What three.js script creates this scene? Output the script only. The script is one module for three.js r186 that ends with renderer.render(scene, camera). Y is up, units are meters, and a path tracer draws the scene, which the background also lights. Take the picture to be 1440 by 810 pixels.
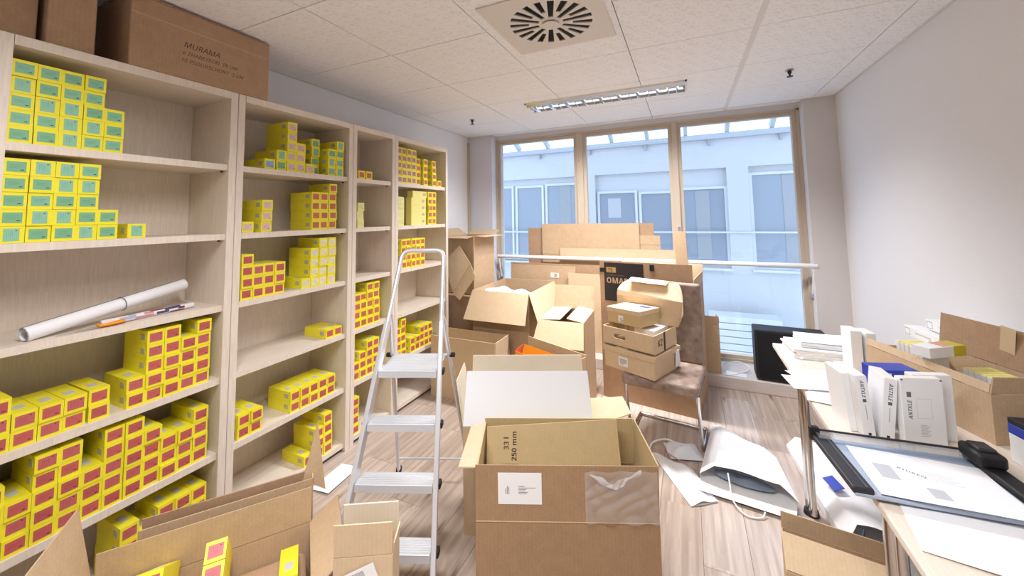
import * as THREE from 'three';
import { RoundedBoxGeometry } from 'three/addons/geometries/RoundedBoxGeometry.js';
import { RectAreaLightUniformsLib } from 'three/addons/lights/RectAreaLightUniformsLib.js';
import { mergeGeometries } from 'three/addons/utils/BufferGeometryUtils.js';

// ---------------------------------------------------------------- camera, sky, lights, exposure
const scene = new THREE.Scene();
const camera = new THREE.PerspectiveCamera(2 * Math.atan(405 / 532.9) * 180 / Math.PI, 1440 / 810, 0.05, 200);
camera.position.set(2.114, 1.533, 4.302);
camera.rotation.order = 'YXZ';
camera.rotation.set(0.0734, 0.4276, -0.017);
camera.setViewOffset(1440, 810, 0, 140.8, 1440, 810);
camera.updateProjectionMatrix();

const SKY = new THREE.Color().setRGB(0.69, 0.80, 1.0);
scene.background = SKY;
scene.backgroundIntensity = 4.7;

RectAreaLightUniformsLib.init();
const LAMP_COLOR = new THREE.Color().setRGB(0.97, 0.97, 1.0);
const LAMP_POWER = 7.9, REAR = 0.7, LAMP_CONE = 52 * Math.PI / 180, LAMP_TILT = [[0.38, 0], [-0.54, 0], [0, 0.55], [0, -0.55]];

const renderer = new THREE.WebGLRenderer({ antialias: true });
renderer.toneMapping = THREE.LinearToneMapping;
renderer.toneMappingExposure = 0.54;
renderer.shadowMap.enabled = true;
renderer.shadowMap.type = THREE.PCFSoftShadowMap;

// ---------------------------------------------------------------- helpers
let seed = 20240611;
function rnd() { seed |= 0; seed = seed + 0x6D2B79F5 | 0; let t = Math.imul(seed ^ seed >>> 15, 1 | seed); t = t + Math.imul(t ^ t >>> 7, 61 | t) ^ t; return ((t ^ t >>> 14) >>> 0) / 4294967296; }
const rr = (a, b) => a + (b - a) * rnd();
const V = (x, y, z) => new THREE.Vector3(x, y, z);
const used = {};
function numbered(n) { used[n] = (used[n] || 0) + 1; return used[n] === 1 ? n : n + '_' + String(used[n] - 1).padStart(3, '0'); }

function uvMetres(g, sx = 1, sy = sx, swap = false, ox = 0, oy = 0) {
  const q = g.index ? g.toNonIndexed() : g;
  if (!q.attributes.normal) q.computeVertexNormals();
  const p = q.attributes.position, n = q.attributes.normal, uv = new Float32Array(p.count * 2);
  for (let i = 0; i < p.count; i++) {
    const ax = Math.abs(n.getX(i)), ay = Math.abs(n.getY(i)), az = Math.abs(n.getZ(i));
    let u, v;
    if (ay >= ax && ay >= az) { u = p.getX(i); v = p.getZ(i); } else if (ax >= az) { u = p.getZ(i); v = p.getY(i); } else { u = p.getX(i); v = p.getY(i); }
    if (swap) [u, v] = [v, u];
    uv[2 * i] = u * sx + ox; uv[2 * i + 1] = v * sy + oy;
  }
  q.setAttribute('uv', new THREE.BufferAttribute(uv, 2));
  return q;
}
const box = (w, h, d, swap = false) => uvMetres(new THREE.BoxGeometry(w, h, d), 1, 1, swap, rr(0, 3), rr(0, 3));
const rbox = (w, h, d, r = 0.005, s = 2) => uvMetres(new RoundedBoxGeometry(w, h, d, s, Math.min(r, w / 2.01, h / 2.01, d / 2.01)), 1, 1, false, rr(0, 3), rr(0, 3));
const moved = (g, x, y, z) => { g.translate(x, y, z); return g; };
function merge(list) { return mergeGeometries(list.map(g => { const q = g.index ? g.toNonIndexed() : g; for (const k of Object.keys(q.attributes)) if (!['position', 'normal', 'uv'].includes(k)) q.deleteAttribute(k); return q; })); }
function mesh(name, g, m, parent, pos, rot) {
  const o = new THREE.Mesh(g, m); o.castShadow = o.receiveShadow = true;
  o.name = parent && parent !== scene ? name : numbered(name);
  if (pos) o.position.set(...pos);
  if (rot) o.rotation.set(...rot);
  (parent || scene).add(o); return o;
}
function thing(name, label, category, pos = [0, 0, 0], ry = 0, group) {
  const o = new THREE.Group(); o.name = numbered(name); o.position.set(...pos); o.rotation.y = ry;
  o.userData = { label, category }; if (group) o.userData.group = group;
  scene.add(o); return o;
}
function tag(o, label, category, group) { o.userData = { label, category }; if (group) o.userData.group = group; return o; }
function struct(o, label) { o.userData.kind = 'structure'; if (label) o.userData.label = label; return o; }
function sgroup(name, label) { const o = new THREE.Group(); o.name = name; used[name] = 1; scene.add(o); return struct(o, label); }
function tube(pts, r, seg = 40, rs = 10, closed = false, tension = 0.5) {
  return new THREE.TubeGeometry(new THREE.CatmullRomCurve3(pts.map(p => p.isVector3 ? p : V(...p)), closed, 'catmullrom', tension), seg, r, rs, closed);
}
function bar(a, b, w, h, r = 0) {       // straight bar from a to b with a w x h section
  a = a.isVector3 ? a : V(...a); b = b.isVector3 ? b : V(...b);
  const L = a.distanceTo(b), g = r ? new RoundedBoxGeometry(w, h, L, 2, r) : new THREE.BoxGeometry(w, h, L);
  const m = new THREE.Matrix4().lookAt(a, b, V(0, 1, 0.0001)); m.setPosition(a.clone().add(b).multiplyScalar(0.5));
  const q = uvMetres(g); q.applyMatrix4(m); return q;
}
// flat polygon with thickness, from points in space that lie in one plane
function slab(pts, t = 0.004) {
  pts = pts.map(p => p.isVector3 ? p : V(...p));
  const o = pts[0], ex = pts[1].clone().sub(o).normalize();
  let n = V(0, 0, 0); for (let i = 0; i < pts.length; i++) n.add(pts[i].clone().sub(o).cross(pts[(i + 1) % pts.length].clone().sub(o)));
  n.normalize(); const ey = n.clone().cross(ex);
  const s = new THREE.Shape(pts.map(p => { const d = p.clone().sub(o); return new THREE.Vector2(d.dot(ex), d.dot(ey)); }));
  const g = new THREE.ExtrudeGeometry(s, { depth: t, bevelEnabled: false });
  g.translate(0, 0, -t / 2);
  const q = g.index ? g.toNonIndexed() : g;
  const uo = rr(0, 2), uv = q.attributes.uv; for (let i = 0; i < uv.count; i++) uv.setXY(i, uv.getX(i) + uo, uv.getY(i) + uo);
  q.applyMatrix4(new THREE.Matrix4().makeBasis(ex, ey, n).setPosition(o));
  return q;
}
// gently curved sheet of paper: grid w x d with height function
function sheet(w, d, f, nx = 12, nz = 12, t = 0.0006) {
  const g = new THREE.BufferGeometry(), pos = [], uv = [], idx = [], N = (nx + 1) * (nz + 1);
  for (let s = 0; s < 2; s++) for (let j = 0; j <= nz; j++) for (let i = 0; i <= nx; i++) {
    const x = (i / nx - 0.5) * w, z = (j / nz - 0.5) * d; pos.push(x, f(x, z) + (s ? 0 : t), z); uv.push(i / nx, 1 - j / nz);
  }
  for (let j = 0; j < nz; j++) for (let i = 0; i < nx; i++) {
    const a = j * (nx + 1) + i, b = a + 1, c = a + nx + 1, e = c + 1;
    idx.push(a, c, b, b, c, e, a + N, b + N, c + N, b + N, e + N, c + N);
  }
  const edge = (a, b) => idx.push(a, b, a + N, b, b + N, a + N);
  for (let i = 0; i < nx; i++) { edge(i, i + 1); edge(nz * (nx + 1) + i + 1, nz * (nx + 1) + i); }
  for (let j = 0; j < nz; j++) { edge((j + 1) * (nx + 1), j * (nx + 1)); edge(j * (nx + 1) + nx, (j + 1) * (nx + 1) + nx); }
  g.setAttribute('position', new THREE.Float32BufferAttribute(pos, 3)); g.setAttribute('uv', new THREE.Float32BufferAttribute(uv, 2)); g.setIndex(idx);
  const q = g.toNonIndexed(); q.computeVertexNormals(); return q;
}

// ---------------------------------------------------------------- procedural textures
function noiseGrid(n, s) { const a = new Float32Array(n * n); let k = s; for (let i = 0; i < a.length; i++) { k = (Math.imul(k, 1664525) + 1013904223) >>> 0; a[i] = k / 4294967296; } return a; }
function vnoise(N, n, sd) {           // tiling value noise, N pixels, n cells
  const g = noiseGrid(n, sd), out = new Float32Array(N * N);
  for (let y = 0; y < N; y++) for (let x = 0; x < N; x++) {
    const fx = x / N * n, fy = y / N * n, x0 = fx | 0, y0 = fy | 0, tx = fx - x0, ty = fy - y0, sx = tx * tx * (3 - 2 * tx), sy = ty * ty * (3 - 2 * ty);
    const G = (i, j) => g[(j % n) * n + (i % n)];
    out[y * N + x] = (G(x0, y0) * (1 - sx) + G(x0 + 1, y0) * sx) * (1 - sy) + (G(x0, y0 + 1) * (1 - sx) + G(x0 + 1, y0 + 1) * sx) * sy;
  }
  return out;
}
function tex(N, f, srgb = true, rep = [1, 1]) {
  const d = new Uint8Array(N * N * 4);
  for (let y = 0; y < N; y++) for (let x = 0; x < N; x++) { const c = f(x, y, y * N + x), i = (y * N + x) * 4; for (let k = 0; k < 3; k++) d[i + k] = Math.max(0, Math.min(255, c[k])); d[i + 3] = 255; }
  const t = new THREE.DataTexture(d, N, N); t.wrapS = t.wrapT = THREE.RepeatWrapping; t.magFilter = THREE.LinearFilter; t.minFilter = THREE.LinearMipmapLinearFilter; t.generateMipmaps = true;
  if (srgb) t.colorSpace = THREE.SRGBColorSpace; t.repeat.set(...rep); t.needsUpdate = true; return t;
}
const n8 = vnoise(256, 8, 11), n16 = vnoise(256, 16, 23), n64 = vnoise(256, 64, 5), n128 = vnoise(256, 128, 77), n4 = vnoise(256, 4, 91);
function stretch(a, kx, ky) { const o = new Float32Array(a.length); for (let y = 0; y < 256; y++) for (let x = 0; x < 256; x++) o[y * 256 + x] = a[((y * ky) & 255) * 256 + ((x * kx) & 255)]; return o; }
// wood: grain runs along u
const grainA = new Float32Array(256 * 256);
{ const fine = vnoise(256, 128, 301), mid = vnoise(256, 64, 17); for (let y = 0; y < 256; y++) for (let x = 0; x < 256; x++) { const i = y * 256 + x; const xs = x >> 4; grainA[i] = 0.45 * fine[y * 256 + ((xs * 2) & 255)] + 0.35 * mid[y * 256 + (x >> 3)] + 0.2 * n8[y * 256 + (x >> 1)]; } }
const wood = (c, amp, rep) => tex(256, (x, y, i) => { const v = (grainA[i] - 0.5) * amp; return [c[0] + v, c[1] + v * 0.95, c[2] + v * 0.85]; }, true, rep);
const cardTex = (c, a) => tex(256, (x, y, i) => { const v = ((n128[i] - 0.5) * 0.5 + (n64[i] - 0.5) * 0.35 + (n16[i] - 0.5) * 0.45 + (n4[i] - 0.5) * 0.3) * a + ((x % 8) < 4 ? 1.2 : -1.2); return [c[0] + v, c[1] + v * 0.9, c[2] + v * 0.75]; }, true, [2.2, 2.2]);
function canvasTex(w, h, draw) {
  const c = document.createElement('canvas'); c.width = w; c.height = h; const x = c.getContext('2d'); draw(x, w, h);
  const t = new THREE.CanvasTexture(c); t.colorSpace = THREE.SRGBColorSpace; return t;
}

// ---------------------------------------------------------------- materials
const std = (color, roughness = 0.8, extra = {}) => new THREE.MeshStandardMaterial({ color, roughness, metalness: 0, ...extra });
const wallBump = tex(256, (x, y, i) => { const v = 128 + (n128[i] - 0.5) * 90 + (n64[i] - 0.5) * 60; return [v, v, v]; }, false, [3, 3]);
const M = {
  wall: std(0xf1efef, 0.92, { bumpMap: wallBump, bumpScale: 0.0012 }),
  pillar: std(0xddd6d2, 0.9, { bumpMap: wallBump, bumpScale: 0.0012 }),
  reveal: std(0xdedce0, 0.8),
  winFrame: std(0xc9b9a5, 0.5),
  rail: std(0xf1efee, 0.35),
  shelfH: new THREE.MeshStandardMaterial({ map: wood([232, 218, 202], 20, [1.3, 2.4]), roughness: 0.55 }),
  desk: new THREE.MeshStandardMaterial({ map: wood([233, 219, 202], 16, [1.3, 2.4]), roughness: 0.45 }),
  white: std(0xf4f3f2, 0.6), paper: std(0xf3f2f3, 0.85), paperWarm: std(0xf1ece6, 0.85),
  whiteBoard: std(0xf2f3f5, 0.7),
  black: std(0x16161a, 0.55), dark: std(0x2b2b30, 0.5), rubber: std(0x1d1c1c, 0.7),
  alu: std(0xe6e8ec, 0.32, { metalness: 0.55 }), chrome: std(0xc9c5c2, 0.15, { metalness: 1 }), tread: std(0xd9dce2, 0.4, { metalness: 0.35 }),
  leather: new THREE.MeshStandardMaterial({ map: tex(256, (x, y, i) => { const v = (n8[i] - 0.5) * 38 + (n64[i] - 0.5) * 16 + (n16[i] - 0.5) * 18; return [146 + v, 125 + v, 111 + v]; }, true, [3, 3]), roughness: 0.6 }),
  yellow: new THREE.MeshStandardMaterial({ map: tex(64, (x, y, i) => { const v = (n16[(y * 4) * 256 + x * 4] - 0.5) * 8; return [246 + v, 234 + v, 52 + v]; }, true, [6, 6]), roughness: 0.5 }),
  paleYellow: std(0xf1e68c, 0.5),
  blue: std(0x2b3fae, 0.4), orange: std(0xf79a1c, 0.6),
  tin: std(0xc7c9cc, 0.3, { metalness: 0.8 }),
};
const CARD = {
  kraft: new THREE.MeshStandardMaterial({ map: cardTex([163, 131, 98], 14), roughness: 0.85 }),
  tan: new THREE.MeshStandardMaterial({ map: cardTex([200, 171, 137], 16), roughness: 0.85 }),
  brown: new THREE.MeshStandardMaterial({ map: cardTex([180, 147, 116], 16), roughness: 0.85 }),
  cream: new THREE.MeshStandardMaterial({ map: cardTex([214, 188, 154], 12), roughness: 0.85 }),
  pale: new THREE.MeshStandardMaterial({ map: cardTex([231, 218, 194], 8), roughness: 0.8 }),
  olive: new THREE.MeshStandardMaterial({ map: cardTex([200, 176, 130], 12), roughness: 0.85 }),
};
const GLASS = new THREE.MeshPhysicalMaterial({ color: 0xf4faff, transmission: 1, thickness: 0, roughness: 0.02, ior: 1.45 });
const FILM = new THREE.MeshPhysicalMaterial({ color: 0xffffff, transmission: 0.92, thickness: 0, roughness: 0.12, ior: 1.3 });

// ---------------------------------------------------------------- the room
const X0 = -0.40, X1 = 3.36, Z0 = 0, Z1 = 6.2, H = 2.544;
// floor: laminate planks along z, one mesh each, on a dark underlay
{
  const floor = sgroup('floor', 'light oak laminate floor of long planks');
  mesh('underlay', moved(box(X1 - X0 + 0.4, 0.05, Z1 + 0.6), 0, 0, 0), std(0x6f6154, 0.9), floor, [(X0 + X1) / 2, -0.037, Z1 / 2]);
  const tints = [[186, 168, 155], [179, 160, 146], [191, 174, 161], [175, 157, 143], [183, 164, 149]];
  const mats = tints.map((c, k) => new THREE.MeshStandardMaterial({ map: tex(256, (x, y, i) => {
    const g = (grainA[((y * 1 + k * 50) & 255) * 256 + x] - 0.5) * 20 + (n16[((y * 2 + k * 31) & 255) * 256 + (x >> 2)] - 0.5) * 26;
    const kn = Math.exp(-((x - 60 - k * 37) ** 2 / 160 + (y - 90 - k * 29) ** 2 / 40)); const v = g - kn * 60;
    return [c[0] + v, c[1] + v, c[2] + v]; }, true, [0.8, 2.2]), roughness: 0.27 }));
  const W = 0.1935, L = 1.29, geos = [0, 1, 2, 3].map(k => uvMetres(new THREE.BoxGeometry(W - 0.0016, 0.012, L - 0.0016), 1, 1, true, k * 0.31, k * 0.23));
  let k = 0;
  for (let i = 0; X0 + i * W < X1 - 0.01; i++) for (let z = -[0, 0.47, 0.9, 0.22, 0.68][i % 5]; z < Z1; z += L) {
    const a = Math.max(z, 0.02), b = Math.min(z + L, Z1); if (b - a < 0.03) continue;
    const w = Math.min(W, X1 - X0 - i * W);
    const full = b - a > L - 0.001 && w > W - 0.001;
    const g = full ? geos[k % 4] : uvMetres(new THREE.BoxGeometry(w - 0.0016, 0.012, b - a - 0.0016), 1, 1, true, k * 0.31, k * 0.23);
    mesh('plank', g, mats[(k * 7 + i * 3) % 5], floor, [X0 + i * W + w / 2, -0.006, (a + b) / 2]); k++;
  }
}
// walls (with thickness)
struct(mesh('wall_left', box(0.2, 3.1, Z1 + 0.6), M.wall, scene, [X0 - 0.1, 1.45, Z1 / 2]), 'plain white wall behind the bookcases');
struct(mesh('wall_right', box(0.2, 3.1, Z1 + 0.6), M.wall, scene, [X1 + 0.1, 1.45, Z1 / 2]), 'plain white wall beside the desk');
struct(mesh('wall_front', box(X1 - X0 + 0.4, 3.1, 0.2), M.wall, scene, [(X0 + X1) / 2, 1.45, Z1 + 0.1]), 'plain white wall opposite the windows');
// window wall: pillars, header, low sill around the opening
const WX0 = -0.06, WX1 = 3.12, WY0 = 0.12, WY1 = 2.49;
{
  const w = sgroup('wall_back', 'white wall around the three tall windows');
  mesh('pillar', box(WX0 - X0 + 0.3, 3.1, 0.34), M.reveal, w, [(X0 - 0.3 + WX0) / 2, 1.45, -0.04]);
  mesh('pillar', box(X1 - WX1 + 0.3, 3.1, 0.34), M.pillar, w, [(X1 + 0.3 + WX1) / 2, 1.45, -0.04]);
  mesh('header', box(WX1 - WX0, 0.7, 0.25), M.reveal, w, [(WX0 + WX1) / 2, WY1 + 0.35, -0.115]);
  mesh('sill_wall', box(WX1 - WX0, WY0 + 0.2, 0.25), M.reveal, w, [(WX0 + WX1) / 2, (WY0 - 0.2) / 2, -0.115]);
}
struct(mesh('trim_1', rbox(X1 - X0, 0.1, 0.42, 0.006), new THREE.MeshStandardMaterial({ map: wood([214, 203, 196], 18, [1.3, 2.4]), roughness: 0.5 }), scene, [(X0 + X1) / 2, 0.05, 0.215]), 'low pale ledge running under the windows');
struct(mesh('trim_2', box(0.025, 2.45, 0.02), M.winFrame, scene, [X0 + 0.012, 1.25, 0.145]), 'narrow seam strip in the corner beside the window');
// windows: three lights in beige frames
[[0.0, 0.955], [1.10, 1.978], [2.105, 3.06]].forEach(([a, b], i) => {
  const w = sgroup('window_' + (i + 1), ['tall window pane beside the bookcase wall', 'tall middle window pane behind the flattened cartons', 'tall window pane beside the right wall'][i]);
  const y0 = 0.16, y1 = 2.435, f = 0.035, cx = (a + b) / 2, cy = (y0 + y1) / 2;
  mesh('casement', merge([moved(box(f, y1 - y0 + 2 * f, 0.06), a - f / 2, cy, -0.03), moved(box(f, y1 - y0 + 2 * f, 0.06), b + f / 2, cy, -0.03), moved(box(b - a, f, 0.06), cx, y1 + f / 2, -0.03), moved(box(b - a, f, 0.06), cx, y0 - f / 2, -0.03)]), M.winFrame, w);
  mesh('pane', box(b - a + 0.01, y1 - y0 + 0.01, 0.006), GLASS, w, [cx, cy, -0.04]);
});
{
  const t = struct(mesh('trim_3', merge([
    moved(rbox(0.145 - 0.07, WY1 - WY0, 0.1, 0.006), 1.0275, (WY0 + WY1) / 2, -0.025), moved(rbox(0.127 - 0.07, WY1 - WY0, 0.1, 0.006), 2.0415, (WY0 + WY1) / 2, -0.025),
    moved(box(0.03, WY1 - WY0, 0.1), WX0 + 0.01, (WY0 + WY1) / 2, -0.03), moved(box(0.03, WY1 - WY0, 0.1), WX1 - 0.01, (WY0 + WY1) / 2, -0.03),
    moved(box(WX1 - WX0, 0.022, 0.1), (WX0 + WX1) / 2, WY1 - 0.009, -0.03), moved(box(WX1 - WX0, 0.012, 0.1), (WX0 + WX1) / 2, WY0 + 0.004, -0.03)]), M.winFrame), 'beige window mullions and outer frame');
  mesh('handle_plate', rbox(0.022, 0.07, 0.012, 0.004), M.tin, t, [2.045, 1.36, 0.03]);
  mesh('hinge', rbox(0.012, 0.06, 0.014, 0.004), M.winFrame, t, [1.012, 2.17, 0.03]);
}
// guard rail across the windows
{
  const r = thing('guard_rail', 'white round guard rail running across the windows', 'rail', [0, 1.045, 0.12]);
  const g = new THREE.CylinderGeometry(0.021, 0.021, 3.14, 20); g.rotateZ(Math.PI / 2);
  mesh('tube', g, M.rail, r, [1.575, 0, 0]);
  for (const x of [0.02, 3.12]) {
    mesh('bracket', tube([[x, 0, 0], [x, -0.06, -0.005], [x, -0.18, -0.04], [x, -0.25, -0.06]], 0.011, 20, 8), M.rail, r);
    mesh('bracket_foot', rbox(0.045, 0.05, 0.05, 0.006), M.tin, r, [x, -0.27, -0.08]);
  }
}
// ceiling: mineral tiles, one mesh each, above them a slab
{
  const c = sgroup('ceiling', 'suspended ceiling of white fissured tiles');
  mesh('slab', box(X1 - X0 + 0.4, 0.12, Z1 + 0.4), M.wall, c, [(X0 + X1) / 2, H + 0.45, Z1 / 2]);
  const fis = tex(512, (x, y) => { const i = ((y >> 1) & 255) * 256 + ((x >> 1) & 255); const j = (y & 255) * 256 + (x & 255);
    const sp = (n16[j] > 0.66 && n64[j] > 0.35) ? -11 : 0, v = (n64[j] - 0.5) * 8 + sp; return [252 + v, 251 + v, 251 + v]; }, true, [3.2, 3.2]);
  const fb = tex(512, (x, y) => { const i = ((y >> 1) & 255) * 256 + ((x >> 1) & 255); const j = (y & 255) * 256 + (x & 255); const v = (n16[j] > 0.66 && n64[j] > 0.35) ? 30 : 190 + (n64[j] - 0.5) * 90; return [v, v, v]; }, false, [3.2, 3.2]);
  const tm = new THREE.MeshStandardMaterial({ map: fis, bumpMap: fb, bumpScale: 0.0015, roughness: 0.95 });
  const xs = [X0, -0.19, 0.49, 1.165, 1.84, 2.515, 3.19, X1], zs = [0.0]; for (let z = 0.105; z < Z1; z += 0.603) zs.push(z); zs.push(Z1);
  for (let i = 0; i + 1 < xs.length; i++) for (let j = 0; j + 1 < zs.length; j++) {
    const w = xs[i + 1] - xs[i], d = zs[j + 1] - zs[j], hx0 = 1.265, hx1 = 1.765, hz0 = 2.21, hz1 = 2.71, x0 = xs[i], x1 = xs[i + 1], z0 = zs[j], z1 = zs[j + 1];
    if (d < 0.02) continue;
    if (x0 < hx0 && x1 > hx1 && z1 > hz0 && z0 < hz1) {          // tiles cut out round the air outlet
      const a = Math.max(z0, hz0), b = Math.min(z1, hz1), cut = [[x0 + 0.0025, hx0, a, b], [hx1, x1 - 0.0025, a, b]];
      if (z0 < hz0) cut.push([x0 + 0.0025, x1 - 0.0025, z0 + 0.0025, hz0]); if (z1 > hz1) cut.push([x0 + 0.0025, x1 - 0.0025, hz1, z1 - 0.0025]);
      mesh('tile', merge(cut.map(([p, q, r, s]) => moved(uvMetres(new THREE.BoxGeometry(q - p, 0.015, s - r)), (p + q) / 2, H + 0.0075, (r + s) / 2))), tm, c); continue;
    }
    mesh('tile', uvMetres(new THREE.BoxGeometry(w - 0.005, 0.015, d - 0.005), 1, 1, false, i * 0.37, j * 0.53), tm, c, [xs[i] + w / 2, H + 0.0075, zs[j] + d / 2]);
  }
  mesh('runner', box(0.028, 0.004, Z1), std(0xe6e2de, 0.6), c, [2.515, H - 0.001, Z1 / 2]);
  mesh('edge_strip', merge([moved(box(0.018, 0.004, Z1), X0 + 0.009, H - 0.001, Z1 / 2), moved(box(0.018, 0.004, Z1), X1 - 0.009, H - 0.001, Z1 / 2), moved(box(X1 - X0, 0.004, 0.018), (X0 + X1) / 2, H - 0.001, 0.14)]), std(0xe2ddd8, 0.6), c);
}
// louvred ceiling lights: the one in view and its twin above the camera
function ceilingLight(x, z, label, power = 1) {
  const W = 1.34, D = 0.22, o = thing('ceiling_light', label, 'light', [x, H, z]);
  const fr = []; for (const s of [-1, 1]) { fr.push(moved(box(W, 0.012, 0.014), 0, -0.006, s * (D / 2 - 0.007)), moved(box(0.014, 0.012, D), s * (W / 2 - 0.007), -0.006, 0)); }
  mesh('frame', merge(fr), std(0xe9e6e2, 0.5), o);
  mesh('backing', box(W - 0.02, 0.003, D - 0.02), std(0x9b9a98, 0.4, { metalness: 0.7 }), o, [0, -0.0015, 0]);
  const mir = std(0xe6e8ea, 0.12, { metalness: 1 });
  for (let k = 0; k < 17; k++) { const px = (k - 8) * (W - 0.06) / 17;
    const g = new THREE.CylinderGeometry(0.003, 0.016, D - 0.03, 4, 1); g.rotateX(Math.PI / 2); g.scale(1, 0.9, 1);
    mesh('louvre_blade', uvMetres(new THREE.BoxGeometry(0.005, 0.036, D - 0.028)), mir, o, [px, -0.026, 0], [0, 0, k % 2 ? 0.5 : -0.5]); }
  for (const s of [-1, 0, 1]) mesh('side_reflector', uvMetres(new THREE.BoxGeometry(W - 0.03, 0.03, 0.003)), mir, o, [0, -0.022, s * 0.095], [s * 0.35, 0, 0]);
  const em = new THREE.MeshStandardMaterial({ color: 0xffffff, emissive: LAMP_COLOR, emissiveIntensity: 2.6, roughness: 0.4 });
  for (const s of [-1, 1]) { const g = new THREE.CylinderGeometry(0.008, 0.008, W - 0.06, 12); g.rotateZ(Math.PI / 2); mesh('lamp_tube', g, em, o, [0, -0.014, s * 0.05]); }
  // the louvre throws the light sideways and cuts it off towards the horizontal: rows of soft spots as long as the fitting
  for (let k = 0; k < 4; k++) for (const [tx, tz] of LAMP_TILT) {
    const L = new THREE.SpotLight(LAMP_COLOR, LAMP_POWER * power, 0, LAMP_CONE, 0.8, 2), px = x + (k - 1.5) * 0.32;
    L.position.set(px, H - 0.045, z); L.target.position.set(px + Math.tan(tx), H - 1.045, z + Math.tan(tz)); L.castShadow = true; L.shadow.radius = 5; L.name = 'lamp_light'; scene.add(L, L.target);
  }
  return o;
}
ceilingLight(1.50, 1.075, 'long louvred ceiling light in front of the windows');
ceilingLight(1.50, 3.90, 'long louvred ceiling light over the middle of the room, away from the windows', REAR);
// swirl air outlet
{
  const o = thing('ceiling_vent', 'square white ceiling vent with radial black slots', 'vent', [1.515, H, 2.46]);
  const s = new THREE.Shape([[-0.29, -0.29], [0.29, -0.29], [0.29, 0.29], [-0.29, 0.29]].map(p => new THREE.Vector2(...p)));
  const N = 20;
  for (let k = 0; k < N; k++) { const a = k / N * Math.PI * 2, r0 = k % 2 ? 0.115 : 0.065, r1 = 0.215, w0 = 0.012, w1 = 0.0175, c = Math.cos(a), q = Math.sin(a);
    const P = (r, w) => new THREE.Vector2(c * r - q * w, q * r + c * w); s.holes.push(new THREE.Path([P(r0, -w0), P(r1, -w1), P(r1, w1), P(r0, w0)])); }
  const g = new THREE.ExtrudeGeometry(s, { depth: 0.006, bevelEnabled: false }); g.rotateX(Math.PI / 2);
  mesh('plate', g, std(0xe4dcd3, 0.6), o, [0, -0.001, 0]);
  const zinc = std(0x9a9c9e, 0.6);          // sheet metal plenum above the slots
  mesh('duct', merge([moved(box(0.49, 0.33, 0.004), 0, 0.165, 0.243), moved(box(0.49, 0.33, 0.004), 0, 0.165, -0.243), moved(box(0.004, 0.33, 0.49), 0.243, 0.165, 0), moved(box(0.004, 0.33, 0.49), -0.243, 0.165, 0), moved(box(0.49, 0.004, 0.49), 0, 0.33, 0)]), zinc, o);
  const cap = new THREE.CylinderGeometry(0.04, 0.045, 0.006, 24); mesh('hub', cap, std(0xe4dcd3, 0.6), o, [0, -0.014, 0]);
}
for (const [x, z, l] of [[2.838, 1.058, 'small dark sprinkler head on the ceiling near the right wall'], [0.129, 0.92, 'small dark sprinkler head on the ceiling near the bookcases']]) {
  const o = thing('sprinkler', l, 'sprinkler', [x, H, z]);
  const ros = new THREE.CylinderGeometry(0.022, 0.028, 0.008, 20); mesh('rosette', ros, M.tin, o, [0, -0.005, 0]);
  const b = new THREE.LatheGeometry([[0.0, 0], [0.012, 0], [0.012, -0.018], [0.006, -0.026], [0.006, -0.04], [0.0, -0.04]].map(p => new THREE.Vector2(...p)), 14); mesh('body', b, M.dark, o, [0, -0.008, 0]);
  const df = new THREE.CylinderGeometry(0.02, 0.02, 0.003, 16); mesh('deflector', df, M.dark, o, [0, -0.05, 0]);
}

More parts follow.
